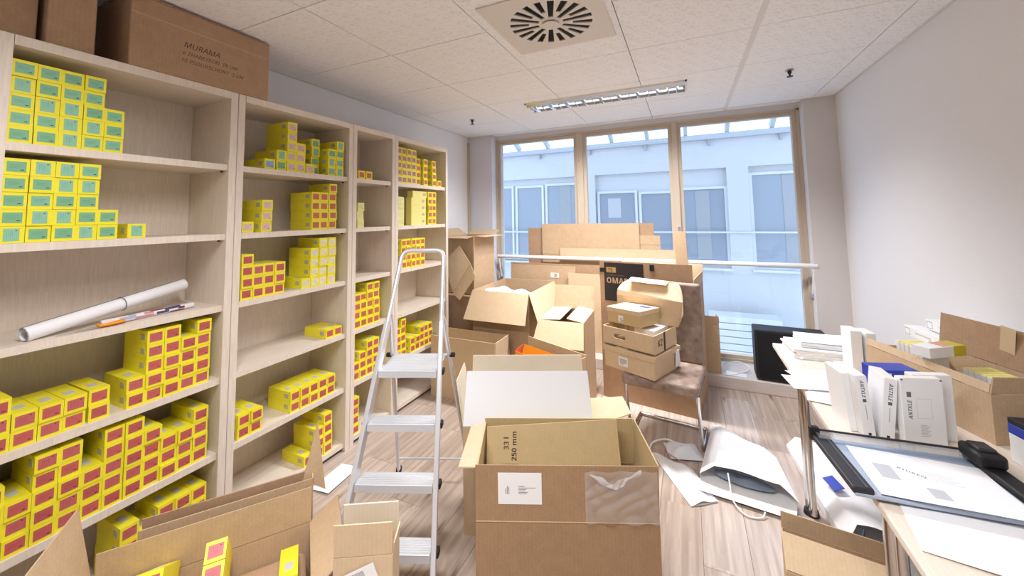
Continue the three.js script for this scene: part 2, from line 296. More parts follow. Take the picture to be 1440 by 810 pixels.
// ---------------------------------------------------------------- outside: courtyard under a glass roof
{
  const FZ = -4, fm = std(0xd2d1d0, 0.9), gm = std(0x9ba2aa, 0.2), fmW = std(0xdcdcdc, 0.6), cur = std(0xa9aaab, 0.9);
  const fac = thing('courtyard_building', 'pale facade with blue tinted windows across the courtyard', 'building', [0, 0, FZ]);
  mesh('wall', box(22, 5.2, 0.3), fm, fac, [1, 0.4, -0.15 - 0.12]);
  const wins = [[-3.2, -2.6, 0.55, 2.2], [-2.45, -1.71, 0.55, 2.2], [-1.56, -0.94, 0.55, 2.19], [-0.80, -0.10, 0.55, 2.21], [0.41, 1.15, 0.6, 1.98], [1.28, 1.86, 0.6, 1.94], [2.05, 2.81, 0.6, 1.99], [3.28, 4.1, 0.5, 2.22], [4.25, 5.0, 0.5, 2.22]];
  // front skin with the window bays left open
  const bays = [[-3.3, 0.0], [0.33, 2.86], [3.22, 5.1]], top = 2.39, bot = 0.47;
  let x = -10; const parts = [];
  for (const [a, b] of bays) { parts.push([x, a, -2.2, 3]); parts.push([a, b, top, 3]); parts.push([a, b, -2.2, bot]); x = b; }
  parts.push([x, 12, -2.2, 3]);
  mesh('facade_skin', merge(parts.map(([a, b, c, d]) => moved(box(b - a, d - c, 0.12), (a + b) / 2, (c + d) / 2, -0.06))), fm, fac);
  for (const [a, b] of bays) mesh('window_sill', box(b - a + 0.06, 0.04, 0.1), fmW, fac, [(a + b) / 2, bot - 0.02, 0.03]);
  for (const [a, b, c, d] of wins) {
    const w = mesh('window', merge([moved(box(b - a + 0.1, 0.05, 0.05), (a + b) / 2, d + 0.025, -0.09), moved(box(b - a + 0.1, 0.05, 0.05), (a + b) / 2, c - 0.025, -0.09), moved(box(0.05, d - c, 0.05), a - 0.025, (c + d) / 2, -0.09), moved(box(0.05, d - c, 0.05), b + 0.025, (c + d) / 2, -0.09)]), fmW, fac);
    mesh('pane', box(b - a, d - c, 0.01), gm, w, [(a + b) / 2, (c + d) / 2, -0.1]);
  }
  for (const [a, b, c, d] of [[2.3, 2.55, 0.62, 1.97], [3.75, 4.1, 0.52, 2.2], [-0.5, -0.25, 0.57, 2.19]]) mesh('curtain', box(b - a, d - c, 0.006), cur, fac, [(a + b) / 2, (c + d) / 2, -0.09]);
  mesh('poster', box(0.27, 0.42, 0.006), std(0xc4c4c2, 0.6), fac, [0.72, 1.66, -0.09]);
  mesh('rail', box(8.2, 0.03, 0.03), fmW, fac, [0.9, 1.15, 0.02]);
  mesh('gutter', box(22, 0.1, 0.14), std(0xb9babc, 0.5), fac, [1, 3.0, 0.06]);
  for (let k = 0; k < 12; k++) mesh('gutter_bracket', box(0.04, 0.12, 0.06), std(0xadaeb0, 0.5), fac, [-5.6 + k * 1.17, 2.9, 0.04]);
  // glass roof
  const roof = thing('glass_roof', 'sloping glass roof over the courtyard', 'roof', [0, 3.08, FZ + 0.05]);
  const bm = std(0xc2c3c4, 0.5), slope = 0.5, len = 4.1;
  for (let k = 0; k < 22; k++) { mesh('rafter', box(0.07, 0.1, len), bm, roof, [-7.9 + k * 0.72, len / 2 * Math.sin(Math.atan(slope)), len / 2 * Math.cos(Math.atan(slope))], [-Math.atan(slope), 0, 0]);
    if (k < 21) mesh('pane', box(0.65, 0.008, len), GLASS, roof, [-7.9 + (k + 0.5) * 0.72, len / 2 * Math.sin(Math.atan(slope)) + 0.03, len / 2 * Math.cos(Math.atan(slope))], [-Math.atan(slope), 0, 0]); }
  for (const z of [1.6, 2.9]) mesh('purlin', box(16, 0.05, 0.05), bm, roof, [-0.3, z * slope - 0.03, z]);
  // ground and stacked white boards
  const gr = mesh('courtyard_ground', box(22, 0.2, 4), std(0xe2e1df, 0.9), scene, [1, -1.4, -2.2]); struct(gr, 'pale courtyard ground'); gr.name = 'floor_courtyard';
  const st = thing('board_stack', 'stack of white boards lying in the courtyard below the windows', 'boards', [2.95, -1.3, -3.55]);
  for (let k = 0; k < 9; k++) mesh('board', rbox(0.95 + 0.06 * (k % 3), 0.105, 0.4, 0.008), fmW, st, [0.02 * (k % 2), 0.0525 + k * 0.115, 0]);
  for (const s of [-0.3, 0.3]) mesh('spacer', box(0.06, 0.01, 0.3), fm, st, [s, 0.0, 0]);
}
// ---- OBJECTS ----
// ---------------------------------------------------------------- bookcases
const SY = [1.82, 1.466, 1.112, 0.76, 0.408, 0.055];       // tops of the shelf boards
function bookcase(za, zb, label) {                          // za > zb
  const D = 0.36, T = 2.2, u = 0.036, o = thing('bookcase', label, 'bookcase', [0, 0, (za + zb) / 2]), w = za - zb, m = M.shelfH;
  for (const s of [-1, 1]) mesh('side_panel', uvMetres(new RoundedBoxGeometry(D, T, u - 0.002, 2, 0.002), 1, 1, true, s, 0.3), m, o, [-D / 2, T / 2, s * (w - u) / 2]);
  const inner = w - 2 * u;
  const board = (name, y, t, back, front) => { const g = uvMetres(new THREE.BoxGeometry(front - back, t, inner), 1, 1, true, y, y * 2); mesh(name, g, m, o, [(front + back) / 2, y - t / 2, 0]); };
  board('top_panel', T, 0.036, -D, 0);
  SY.forEach((y, k) => board(k === 5 ? 'base_panel' : 'shelf', y, k === 5 ? 0.03 : 0.03, -D + 0.01, -0.012));
  mesh('back_panel', uvMetres(new THREE.BoxGeometry(0.008, T - 0.09, inner), 1, 1, true, 0.2, 0.7), m, o, [-D + 0.006, T / 2 + 0.01, 0]);
  mesh('plinth', uvMetres(new THREE.BoxGeometry(0.018, 0.024, inner), 1, 1, true), std(0x5b4c40, 0.7), o, [-0.05, 0.012, 0]);
  const pin = new THREE.CylinderGeometry(0.004, 0.004, 0.012, 8); pin.rotateX(Math.PI / 2);
  for (const y of SY.slice(0, 2)) mesh('shelf_pin', pin, M.dark, o, [-0.05, y - 0.036, -inner / 2 + 0.006]);
  return o;
}
const BC = [[3.887, 3.1155], [3.1145, 2.3545], [2.3535, 1.926], [1.925, 1.1815]];
bookcase(...BC[0], 'light maple bookcase holding green labelled cartons and a paper roll');
bookcase(...BC[1], 'light maple bookcase between the paper roll bookcase and the narrow one');
bookcase(...BC[2], 'narrow light maple bookcase, half as wide as its neighbours');
bookcase(...BC[3], 'light maple bookcase at the window end of the row');

// yellow cartons with a printed end label
const BX = 0.0592, BL = 0.20;
function labelTex(base, ink, style) {
  return canvasTex(96, 96, (x) => {
    x.fillStyle = base; x.fillRect(0, 0, 96, 96);
    x.fillStyle = ink; x.globalAlpha = 0.35;
    if (style === 0) { for (let i = 0; i < 4; i++) x.fillRect(14, 30 + i * 9, 62 - (i % 2) * 14, 2.5); } else { for (let i = 0; i < 4; i++) x.fillRect(20 + i * 11, 18, 2.5, 56 - (i % 2) * 14); }
    x.globalAlpha = 0.9; x.fillStyle = '#241a1a'; x.beginPath(); if (style === 0) { x.moveTo(64, 74); x.lineTo(84, 72); x.lineTo(84, 80); x.lineTo(70, 80); } else { x.moveTo(70, 12); x.lineTo(82, 12); x.lineTo(76, 24); } x.fill();
  });
}
const lab = (c, ink, s) => new THREE.MeshStandardMaterial({ map: labelTex(c, ink, s), roughness: 0.5 });
const LAB = {
  red: [lab('#c4605c', '#7c2f30', 0), lab('#c26464', '#7c2f30', 1), lab('#bb5a58', '#7c2f30', 0)],
  green: [lab('#84bd9b', '#2f6b52', 0), lab('#8fc4a8', '#2f6b52', 1), lab('#7cb48c', '#2f6b52', 0)],
  orange: [lab('#c9704a', '#7a3d22', 0), lab('#bf6a4c', '#7a3d22', 1)],
  mauve: [lab('#b98290', '#6b4050', 0), lab('#b47c83', '#6b4050', 1)],
  pink: [lab('#e0bdb4', '#7b5a55', 0), lab('#ddc3b2', '#7b5a55', 1)],
  white: [lab('#e9e2c6', '#857a5c', 0), lab('#e6dcc0', '#857a5c', 1)],
  pale: [lab('#dcdf9c', '#7f8050', 0), lab('#e3e3a6', '#7f8050', 1)],
  blue: [lab('#8fb0d2', '#3c5a86', 0)],
};
const gCarton = uvMetres(new THREE.BoxGeometry(BL, BX, BX)); gCarton.translate(0, BX / 2, 0);
const gLabH = new THREE.BoxGeometry(0.0008, BX * 0.62, BX * 0.74), gLabV = new THREE.BoxGeometry(0.0008, BX * 0.74, BX * 0.6);
for (const g of [gLabH, gLabV]) g.translate(BL / 2 + 0.0004, BX / 2, 0);
const gSeal = new THREE.BoxGeometry(0.05, 0.0008, 0.026); gSeal.translate(0.03, BX + 0.0004, 0);
const gSide = new THREE.BoxGeometry(0.035, 0.024, 0.0008); gSide.translate(0.062, BX * 0.55, BX / 2 + 0.0004);
const sealMat = std(0xc9c9bf, 0.6), sideMat = std(0xb9b59a, 0.6);
function carton(x, y, z, kind, label, group, ry = 0) {
  const o = thing(({ green: 'green_label_carton', red: 'red_label_carton', orange: 'brown_label_carton', mauve: 'mauve_label_carton', blue: 'blue_label_carton', pale: 'pale_carton' })[kind] || 'white_label_carton', label, 'carton', [x, y, z], ry, group);
  mesh('carton_body', gCarton, kind === 'pale' ? M.paleYellow : M.yellow, o);
  const l = LAB[kind], k = (rnd() * l.length) | 0;
  mesh('end_label', (kind === 'green' && k === 1) ? gLabV : gLabH, l[k], o);
  mesh('seal', gSeal, sealMat, o); mesh('side_print', gSide, sideMat, o);
  return o;
}
// cols: [z of the window side edge, how many high, kind, setback]
const ORD = ['first', 'second', 'third', 'fourth', 'fifth', 'sixth', 'seventh', 'eighth', 'ninth', 'tenth', 'eleventh', 'twelfth'];
const CASE = ['paper roll bookcase', 'wide middle bookcase', 'narrow bookcase', 'bookcase nearest window'], SHELF = ['topmost shelf', 'second shelf', 'third shelf', 'fourth shelf', 'fifth shelf', 'base board'];
const KIND = { green: 'green-labelled', red: 'red-labelled', orange: 'brown-labelled', mauve: 'mauve-labelled', pink: 'pink-labelled', white: 'white-labelled', pale: 'pale', blue: 'blue-labelled' };
const shelfCols = {};
function stack(bc, shelf, cols, label, group) { const k = bc + ' ' + shelf; (shelfCols[k] = shelfCols[k] || []).push(...cols.map(c => ({ c, group }))); }
function fillShelves() {
  for (const [key, list] of Object.entries(shelfCols)) {
    const [bc, shelf] = key.split(' ').map(Number);
    list.sort((a, b) => a.c[0] - b.c[0]).forEach(({ c: [z, n, kind = 'red', back = 0], group }, i) => {
      for (let k = 0; k < n; k++)
        carton(-BL / 2 - 0.022 - back + rr(-0.006, 0.004), SY[shelf] + k * (BX + 0.0006) + 0.0004, z + 0.0298 + rr(-0.0003, 0.0003), kind, `${KIND[kind]} yellow carton, ${ORD[k]} up, ${ORD[i]} column from window side, ${SHELF[shelf]}, ${CASE[bc]}`, group || 'single cartons on the shelves', rr(-0.006, 0.006) * 0.4);
    });
  }
}
const g4 = 'green', o4 = 'orange';
stack(0, 0, [[3.790, 5, g4], [3.729, 5, g4], [3.669, 5, g4], [3.608, 5, g4], [3.547, 3, g4]], 'yellow carton with green end label on the topmost shelf of the paper roll bookcase', 'green labelled cartons on the topmost shelf');
stack(0, 1, [[3.790, 5, g4], [3.729, 5, g4], [3.669, 5, g4], [3.609, 5, g4], [3.549, 2, g4]], 'yellow carton with green end label piled on the shelf above the paper roll', 'green labelled cartons above the paper roll');
stack(0, 1, [[3.460, 1, g4]], 'single yellow carton with green end label standing apart on the shelf above the paper roll');
stack(0, 3, [[3.790, 3], [3.729, 2], [3.668, 2], [3.607, 2], [3.540, 2, 'red', 0.004]], 'yellow carton with red end label in the low pile under the paper roll', 'low pile of red labelled cartons under the paper roll');
stack(0, 3, [[3.432, 2], [3.372, 5], [3.311, 5], [3.251, 4], [3.190, 5]], 'yellow carton with red end label in the tall pile under the paper roll', 'tall pile of red labelled cartons under the paper roll');
stack(0, 4, [[3.790, 4], [3.730, 3], [3.670, 5], [3.609, 5], [3.549, 3], [3.489, 5], [3.428, 5], [3.368, 4], [3.308, 3], [3.248, 3], [3.187, 4]], 'yellow carton with red end label on the second shelf below the paper roll', 'red labelled cartons on the second shelf below the paper roll');
stack(0, 5, [[3.429, 4], [3.365, 3], [3.305, 4], [3.245, 4], [3.185, 4]], 'yellow carton with red end label on the base board of the paper roll bookcase', 'red labelled cartons on the base board under the paper roll');

stack(1, 0, [[2.896, 1, 'blue']], 'yellow carton with pale blue end label lying on the top shelf beside pink labelled cartons');
stack(1, 0, [[2.826, 2, g4], [2.480, 3, g4], [2.417, 4, g4]], 'yellow carton with green end label at the front of the top shelf beside pink labelled cartons', 'green labelled cartons beside the pink labelled ones');
stack(1, 0, [[2.560, 4, g4, 0.06]], 'yellow carton with green end label set back on the top shelf behind a single pink labelled one', 'green labelled cartons set back on the top shelf');
stack(1, 0, [[2.765, 5, 'pink'], [2.704, 3, 'pink'], [2.638, 1, 'pink']], 'yellow carton with pinkish white end label on the top shelf between green labelled ones', 'pink labelled cartons on the top shelf');
stack(1, 1, [[3.005, 1, 'pink'], [2.905, 3, 'pink']], 'yellow carton with pinkish white end label standing opposite the brown labelled pile', 'pink labelled cartons on the second shelf');
stack(1, 1, [[2.595, 4, o4], [2.535, 4, o4], [2.470, 5, o4]], 'yellow carton with brown end label in the square pile on the second shelf', 'brown labelled cartons on the second shelf');
stack(1, 2, [[3.000, 4], [2.940, 3], [2.880, 3], [2.820, 3]], 'yellow carton with red end label in the wide pile beside white labelled cartons', 'red labelled cartons beside the white labelled ones');
stack(1, 2, [[2.656, 1, 'white'], [2.594, 4, 'white'], [2.533, 5, 'white'], [2.471, 5, 'white']], 'yellow carton with off white end label in the pile beside red labelled cartons', 'white labelled cartons on the third shelf');
stack(1, 3, [[2.470, 1], [2.408, 1]], 'yellow carton with red end label, one of two alone on an empty shelf', 'two cartons alone on a shelf');
stack(1, 4, [[2.990, 2], [2.928, 2]], 'yellow carton with red end label in the block of four on the second lowest shelf', 'block of four red labelled cartons');
stack(1, 4, [[2.704, 2], [2.643, 2], [2.582, 2], [2.521, 2], [2.460, 2]], 'yellow carton with red end label in the long double row on the second lowest shelf', 'double row of red labelled cartons');
stack(1, 5, [[2.610, 1], [2.535, 3], [2.474, 4]], 'yellow carton with red end label in the stepped pile on the base board behind the open carton flap', 'stepped pile of red labelled cartons on the base board');

stack(2, 0, [[2.222, 1, o4], [2.155, 1, o4]], 'yellow carton with brown end label, one of a pair on the top shelf of the narrow bookcase', 'pair of cartons in the narrow bookcase');
stack(2, 1, [[2.230, 3, 'pale']], 'pale yellow carton stacked in the second compartment of the narrow bookcase', 'pale cartons in the narrow bookcase');
stack(2, 3, [[2.250, 4, o4], [2.190, 4, o4], [2.129, 5, o4], [2.068, 5, o4]], 'yellow carton with brown end label in the tall pile in the narrow bookcase', 'tall pile in the narrow bookcase');
stack(2, 4, [[2.250, 2], [2.190, 3], [2.129, 4], [2.068, 4]], 'yellow carton with red end label in the stepped pile on the second lowest shelf of the narrow bookcase', 'stepped pile in the narrow bookcase');
stack(2, 5, [[2.252, 4]], 'yellow carton stacked on the base board of the narrow bookcase', 'cartons on the base board of the narrow bookcase');

stack(3, 0, [[1.822, 5, 'mauve'], [1.762, 5, 'mauve'], [1.702, 5, 'mauve'], [1.641, 5, 'mauve']], 'yellow carton with mauve end label in the block on the top shelf at the window end', 'block of mauve labelled cartons');
stack(3, 0, [[1.555, 4, o4, 0.02], [1.476, 4, o4], [1.345, 4, o4], [1.262, 1, o4]], 'yellow carton with brown end label on the top shelf beside the mauve labelled block', 'brown labelled cartons beside the mauve block');
stack(3, 1, [[1.822, 4, 'pale'], [1.762, 4, 'pale', 0.03]], 'pale yellow carton standing beside cartons laid sideways', 'pale cartons beside the sideways ones');
stack(3, 1, [[1.405, 5, o4], [1.344, 5, o4]], 'yellow carton with brown end label beside cartons laid sideways', 'brown labelled cartons beside the sideways ones');
for (let k = 0; k < 5; k++) carton(-0.06 - (k === 4 ? 0.01 : 0), SY[1] + 0.0004 + k * (BX + 0.0006), 1.592 - (k === 4 ? 0.03 : 0), 'pale', `pale yellow carton laid sideways, ${ORD[k]} up in its stack, second shelf, bookcase nearest window`, 'pale cartons laid sideways', Math.PI / 2);
stack(3, 2, [[1.765, 4, o4], [1.704, 4, o4], [1.643, 4, o4], [1.582, 4, o4], [1.521, 4, o4]], 'yellow carton with brown end label in the block behind the ladder handle', 'block of brown labelled cartons behind the ladder handle');
stack(3, 3, [[1.825, 1, o4, 0.04]], 'single yellow carton on the shelf behind the stepladder');
stack(3, 4, [[1.825, 4, o4], [1.765, 5, o4]], 'yellow carton with brown end label in the tall pile seen through the stepladder', 'tall pile seen through the stepladder');
stack(3, 4, [[1.650, 2], [1.585, 2], [1.525, 3], [1.465, 3], [1.405, 3]], 'yellow carton with red end label in the low row next to the pile seen through the stepladder', 'low row beside the pile seen through the stepladder');
fillShelves();

// paper roll, printed tube and scissors on the middle shelf
{
  const y = SY[2], o = thing('paper_roll', 'long roll of white paper held by a rubber band', 'paper roll', [-0.125, y, 3.52]);
  const prof = []; for (let k = 0; k <= 3.2 * 40; k++) { const a = k / 40 * Math.PI * 2, r = 0.019 + 0.009 * k / 128; prof.push([Math.cos(a) * r, Math.sin(a) * r]); }
  const L = 0.56, pos = [], idx = [];
  for (const s of [0, 1]) for (const [a, b] of prof) pos.push(a, b, (s - 0.5) * L);
  const n = prof.length; for (let i = 0; i + 1 < n; i++) idx.push(i, i + 1, n + i, i + 1, n + i + 1, n + i);
  const g = new THREE.BufferGeometry(); g.setAttribute('position', new THREE.Float32BufferAttribute(pos, 3)); g.setIndex(idx); const q = g.toNonIndexed(); q.computeVertexNormals();
  const dir = V(-0.13, 0.075, -0.5);
  const roll = mesh('sheet', q, M.paper, o, [0, 0.066, -0.02]); roll.lookAt(V(-0.125, y + 0.066, 3.50).add(dir));
  const rb = mesh('rubber_band', new THREE.TorusGeometry(0.0288, 0.0018, 8, 30), std(0x8d8a86, 0.7), o, [-0.004, 0.069, -0.035]); rb.lookAt(V(-0.129, y + 0.069, 3.485).add(dir));
  const p = thing('printed_tube', 'thin printed poster rolled in clear film beside the white paper roll', 'poster roll', [-0.075, y + 0.014, 3.405]);
  const tg = new THREE.CylinderGeometry(0.013, 0.013, 0.34, 18); tg.rotateX(Math.PI / 2);
  mesh('poster', tg, new THREE.MeshStandardMaterial({ map: canvasTex(128, 128, (x) => { x.fillStyle = '#e7e2e2'; x.fillRect(0, 0, 128, 128); const c = ['#8c4046', '#c98f93', '#49466b', '#d9c9c2', '#6d2f3a', '#a7b3cc']; for (let i = 0; i < 26; i++) { x.fillStyle = c[i % 6]; x.fillRect((i * 37) % 120, (i * 53) % 110, 10 + (i * 7) % 22, 8 + (i * 5) % 18); } }), roughness: 0.3 }), p, [0, 0, 0], [0, 0.13, 0]);
  const s = thing('scissors', 'scissors with orange handles lying beside the paper roll', 'scissors', [-0.045, y + 0.003, 3.58], 0.12);
  mesh('blade', slab([[0, 0.002, 0], [0.008, 0.002, 0.0], [0.002, 0.002, 0.12]], 0.002), M.tin, s);
  mesh('blade', slab([[-0.008, 0.005, 0], [0.002, 0.005, 0.0], [-0.004, 0.005, 0.12]], 0.002), M.tin, s);
  for (const k of [-1, 1]) mesh('handle', tube([[k * 0.004, 0.006, 0], [k * 0.018, 0.008, -0.02], [k * 0.022, 0.009, -0.055], [k * 0.008, 0.009, -0.075], [k * 0.004, 0.008, -0.045]], 0.006, 30, 8, true), M.orange, s);
}

// ---------------------------------------------------------------- cardboard boxes
// angle of a flap: 0 stands straight up, 90 lies flat outwards, 180 hangs down, negative folds inwards
function cardBox(name, label, o) {
  const { at: [x, y, z], ry = 0, w, d, h, t = 0.005, m = CARD.tan, inner = m, flaps = {}, group, open = true, tilt } = o;
  const b = thing(name, label, 'box', [x, y, z], ry, group);
  if (tilt) { b.rotation.order = 'YXZ'; b.rotation.x = tilt[0]; b.rotation.z = tilt[1]; }
  mesh('bottom_panel', box(w - 2 * t, t, d - 2 * t), m, b, [0, t / 2, 0]);
  const P = {};
  P.front = mesh('front_panel', box(w, h, t), m, b, [0, h / 2, d / 2 - t / 2]);
  P.back = mesh('back_panel', box(w, h, t), m, b, [0, h / 2, -d / 2 + t / 2]);
  P.left = mesh('side_panel', box(t, h, d - 2 * t), m, b, [-w / 2 + t / 2, h / 2, 0]);
  P.right = mesh('side_panel', box(t, h, d - 2 * t), m, b, [w / 2 - t / 2, h / 2, 0]);
  const F = {};
  for (const [k, [len, ang, mm, cut = 0]] of Object.entries(flaps)) {
    const g = new THREE.Group(); const along = (k === 'front' || k === 'back') ? w : d - 2 * t;
    const a = ang * Math.PI / 180, c = Math.cos(a), s = Math.sin(a);
    // local slab: u along the hinge, v away from the hinge
    const A = along / 2 - 0.001, pts = [[-A, 0], [A, 0], [A - cut, len], [-A + cut, len]];
    const out = { front: [0, 1], back: [0, -1], left: [-1, 0], right: [1, 0] }[k];
    const hx = out[0] * (w / 2 - t / 2), hz = out[1] * (d / 2 - t / 2), e = t * 0.55;
    const P3 = pts.map(([u, v]) => { const r = v + e; return V(hx + out[0] * r * s + (out[0] ? 0 : u), h + r * c + (s > 0.02 && c < 0.3 ? e : 0), hz + out[1] * r * s + (out[0] ? u : 0)); });
    F[k] = mesh('flap', slab(P3, t * 0.9), mm || m, b);
  }
  return { b, P, F };
}
function printOn(parent, name, w, h, pos, rot, draw, px = 256, extra = {}) {      // thin printed label
  const m = new THREE.MeshStandardMaterial({ map: canvasTex(px, Math.max(8, Math.round(px * h / w)), draw), roughness: 0.7, ...extra });
  const g = new THREE.BoxGeometry(w, h, 0.0008); return mesh(name, g, m, parent, pos, rot);
}
const barcode = (x, x0, y0, w, h) => { x.fillStyle = '#3a3a44'; for (let i = 0, p = 0; p < w; i++) { const s = 1 + (i * 7) % 4; if (i % 2 === 0) x.fillRect(x0 + p, y0, s, h); p += s; } };
const tinyText = (x, x0, y0, w, n, lh, c = '#6a6a72') => { x.fillStyle = c; for (let i = 0; i < n; i++) x.fillRect(x0, y0 + i * lh, w * (0.6 + 0.4 * ((i * 37 % 10) / 10)), lh * 0.4); };

// cartons on top of the bookcases, nearly touching the ceiling
{
  const w = 0.594, h = 0.325, d = 0.33, b = thing('top_carton', 'large closed carton with handwriting on top of the bookcases', 'box', [-0.17, 2.2, 3.256]);
  const m = CARD.brown;
  mesh('carton_body', rbox(d, h, w, 0.006), m, b, [0, h / 2, 0]);
  mesh('top_flap', box(d * 0.49, 0.005, w), m, b, [d * 0.25, h + 0.003, 0]); mesh('top_flap', box(d * 0.49, 0.005, w), m, b, [-d * 0.25, h + 0.003, 0]);
  mesh('flap_crease', box(0.002, 0.004, w), CARD.tan, b, [d / 2, h * 0.74, 0]);
  const pen = new THREE.MeshStandardMaterial({ map: canvasTex(512, 220, (x) => { x.fillStyle = '#b49374'; x.fillRect(0, 0, 512, 220); x.fillStyle = '#4c3a36'; x.font = 'italic 62px sans-serif'; x.fillText('MURAMA', 20, 66); x.font = 'italic 42px sans-serif'; x.fillText('e ZHABEZEON  TR UM', 14, 128); x.fillText('10 PSOUDSCHONT  3.UM', 4, 190); }), roughness: 0.85 });
  const g = new THREE.PlaneGeometry(0.30, 0.13); const p = mesh('handwriting', new THREE.BoxGeometry(0.30, 0.13, 0.0008), pen, b, [d / 2 + 0.0006, 0.13, -0.03], [0, Math.PI / 2, 0]);
  const c2 = thing('top_carton', 'plain closed carton on top of the bookcases behind the one with handwriting', 'box', [-0.18, 2.2, 3.71]);
  mesh('carton_body', rbox(0.3, 0.31, 0.13, 0.006), m, c2, [0, 0.155, 0]); mesh('top_flap', box(0.3, 0.005, 0.125), m, c2, [0, 0.3125, 0]);
  const c3 = thing('top_carton', 'plain closed carton on top of the bookcases at the end away from the window', 'box', [-0.19, 2.2, 3.835]);
  mesh('carton_body', rbox(0.26, 0.29, 0.09, 0.006), m, c3, [0, 0.145, 0]); mesh('top_flap', box(0.26, 0.005, 0.085), m, c3, [0, 0.2925, 0]);
}
// ---------------------------------------------------------------- stepladder
{
  const q = { s: 0.1984, lean: 0.4651, w: 0.2062, tap: 0.0666, ht: 1.3458, rb: 0.865, rw: 0.216, hh: 1.043, pd: 0.2058 };
  const o = thing('stepladder', 'aluminium stepladder with platform and three treads', 'ladder', [0.9928, 0, 3.1291], 0.3836);
  const F = (s, h, e = 0) => V(s * (q.w - q.tap * h), h, -(q.lean * h + e));
  // front frame: two stiles and the bent handle, one tube
  const pts = []; const st = (s, a, b, n) => { for (let i = 0; i <= n; i++) pts.push(F(s, a + (b - a) * i / n)); };
  const topH = q.ht - 0.045;
  const A = F(-1, topH), B = F(1, topH), T1 = F(-1, q.ht), T2 = F(1, q.ht);
  const arc = (a, c, b, n) => { const r = []; for (let i = 1; i < n; i++) { const t = i / n; r.push(a.clone().multiplyScalar((1 - t) ** 2).add(c.clone().multiplyScalar(2 * t * (1 - t))).add(b.clone().multiplyScalar(t * t))); } return r; };
  const E1 = T1.clone().lerp(T2, 0.2), E2 = T1.clone().lerp(T2, 0.8);
  const hpts = [F(-1, 0.9), F(-1, 1.1), A, ...arc(A, T1, E1, 6), E1, E1.clone().lerp(E2, 0.5), E2, ...arc(E2, T2, B, 6), B, F(1, 1.1), F(1, 0.9)];
  for (const s of [-1, 1]) mesh('stile', bar(F(s, 0.012), F(s, 1.0), 0.022, 0.042, 0.005), M.alu, o);
  mesh('handle', tube(hpts, 0.0125, 90, 12, false, 0.2), M.alu, o);
  for (const s of [-1, 1]) mesh('foot', rbox(0.032, 0.03, 0.055, 0.006), M.rubber, o, [F(s, 0).x, 0.015, F(s, 0).z]);
  // treads
  for (let k = 1; k <= 4; k++) {
    const h = q.s * k, hw = q.w - q.tap * h - 0.012, d = k === 4 ? q.pd + 0.02 : 0.085, z = -(q.lean * h) + 0.02;
    const t = mesh(k === 4 ? 'platform' : 'tread', merge([moved(rbox(2 * hw, 0.006, d, 0.002), 0, h, z - d / 2), moved(rbox(2 * hw, 0.03, 0.004, 0.001), 0, h - 0.014, z - 0.002), moved(rbox(2 * hw, 0.022, 0.004, 0.001), 0, h - 0.011, z - d + 0.002)]), M.tread, o);
    const rib = []; const n = k === 4 ? 15 : 7; for (let i = 0; i < n; i++) rib.push(moved(box(2 * hw - 0.01, 0.0016, 0.004), 0, h + 0.0036, z - 0.008 - i * (d - 0.016) / (n - 1)));
    mesh('grip_rib', merge(rib), M.alu, t);
    for (const s of [-1, 1]) mesh('end_cap', rbox(0.02, 0.026, 0.036, 0.005), M.rubber, t, [s * (hw + 0.022), h - 0.008, z - 0.03]);
  }
  // rear frame
  const R = (s, t) => { const h = q.hh * (1 - t); return V(s * ((1 - t) * (q.w - q.tap * q.hh) + t * q.rw), h, -((1 - t) * q.lean * q.hh + t * q.rb)); };
  for (const s of [-1, 1]) {
    mesh('rear_leg', tube([R(s, 0.0).add(V(0, -0.02, 0.0)), R(s, 0.03), R(s, 0.08).add(V(0, 0, -0.012)), R(s, 0.2), R(s, 0.6), R(s, 0.985)], 0.0115, 40, 10), M.alu, o);
    mesh('rear_foot', rbox(0.03, 0.035, 0.034, 0.008), M.rubber, o, [R(s, 1).x, 0.0175, R(s, 1).z]);
    const pv = new THREE.CylinderGeometry(0.012, 0.012, 0.03, 14); pv.rotateZ(Math.PI / 2);
    mesh('pivot', pv, M.rubber, o, R(s, 0.24).add(V(s * 0.015, 0, 0)).toArray());
  }
  mesh('rear_crossbar', tube([R(-1, 0.9), R(1, 0.9)], 0.006, 4, 8), M.alu, o);
  mesh('platform_bar', tube([R(-1, 0.24), R(1, 0.24)], 0.007, 4, 8), M.alu, o);
}

// ---------------------------------------------------------------- the pile of cartons
const D2 = Math.PI / 180;
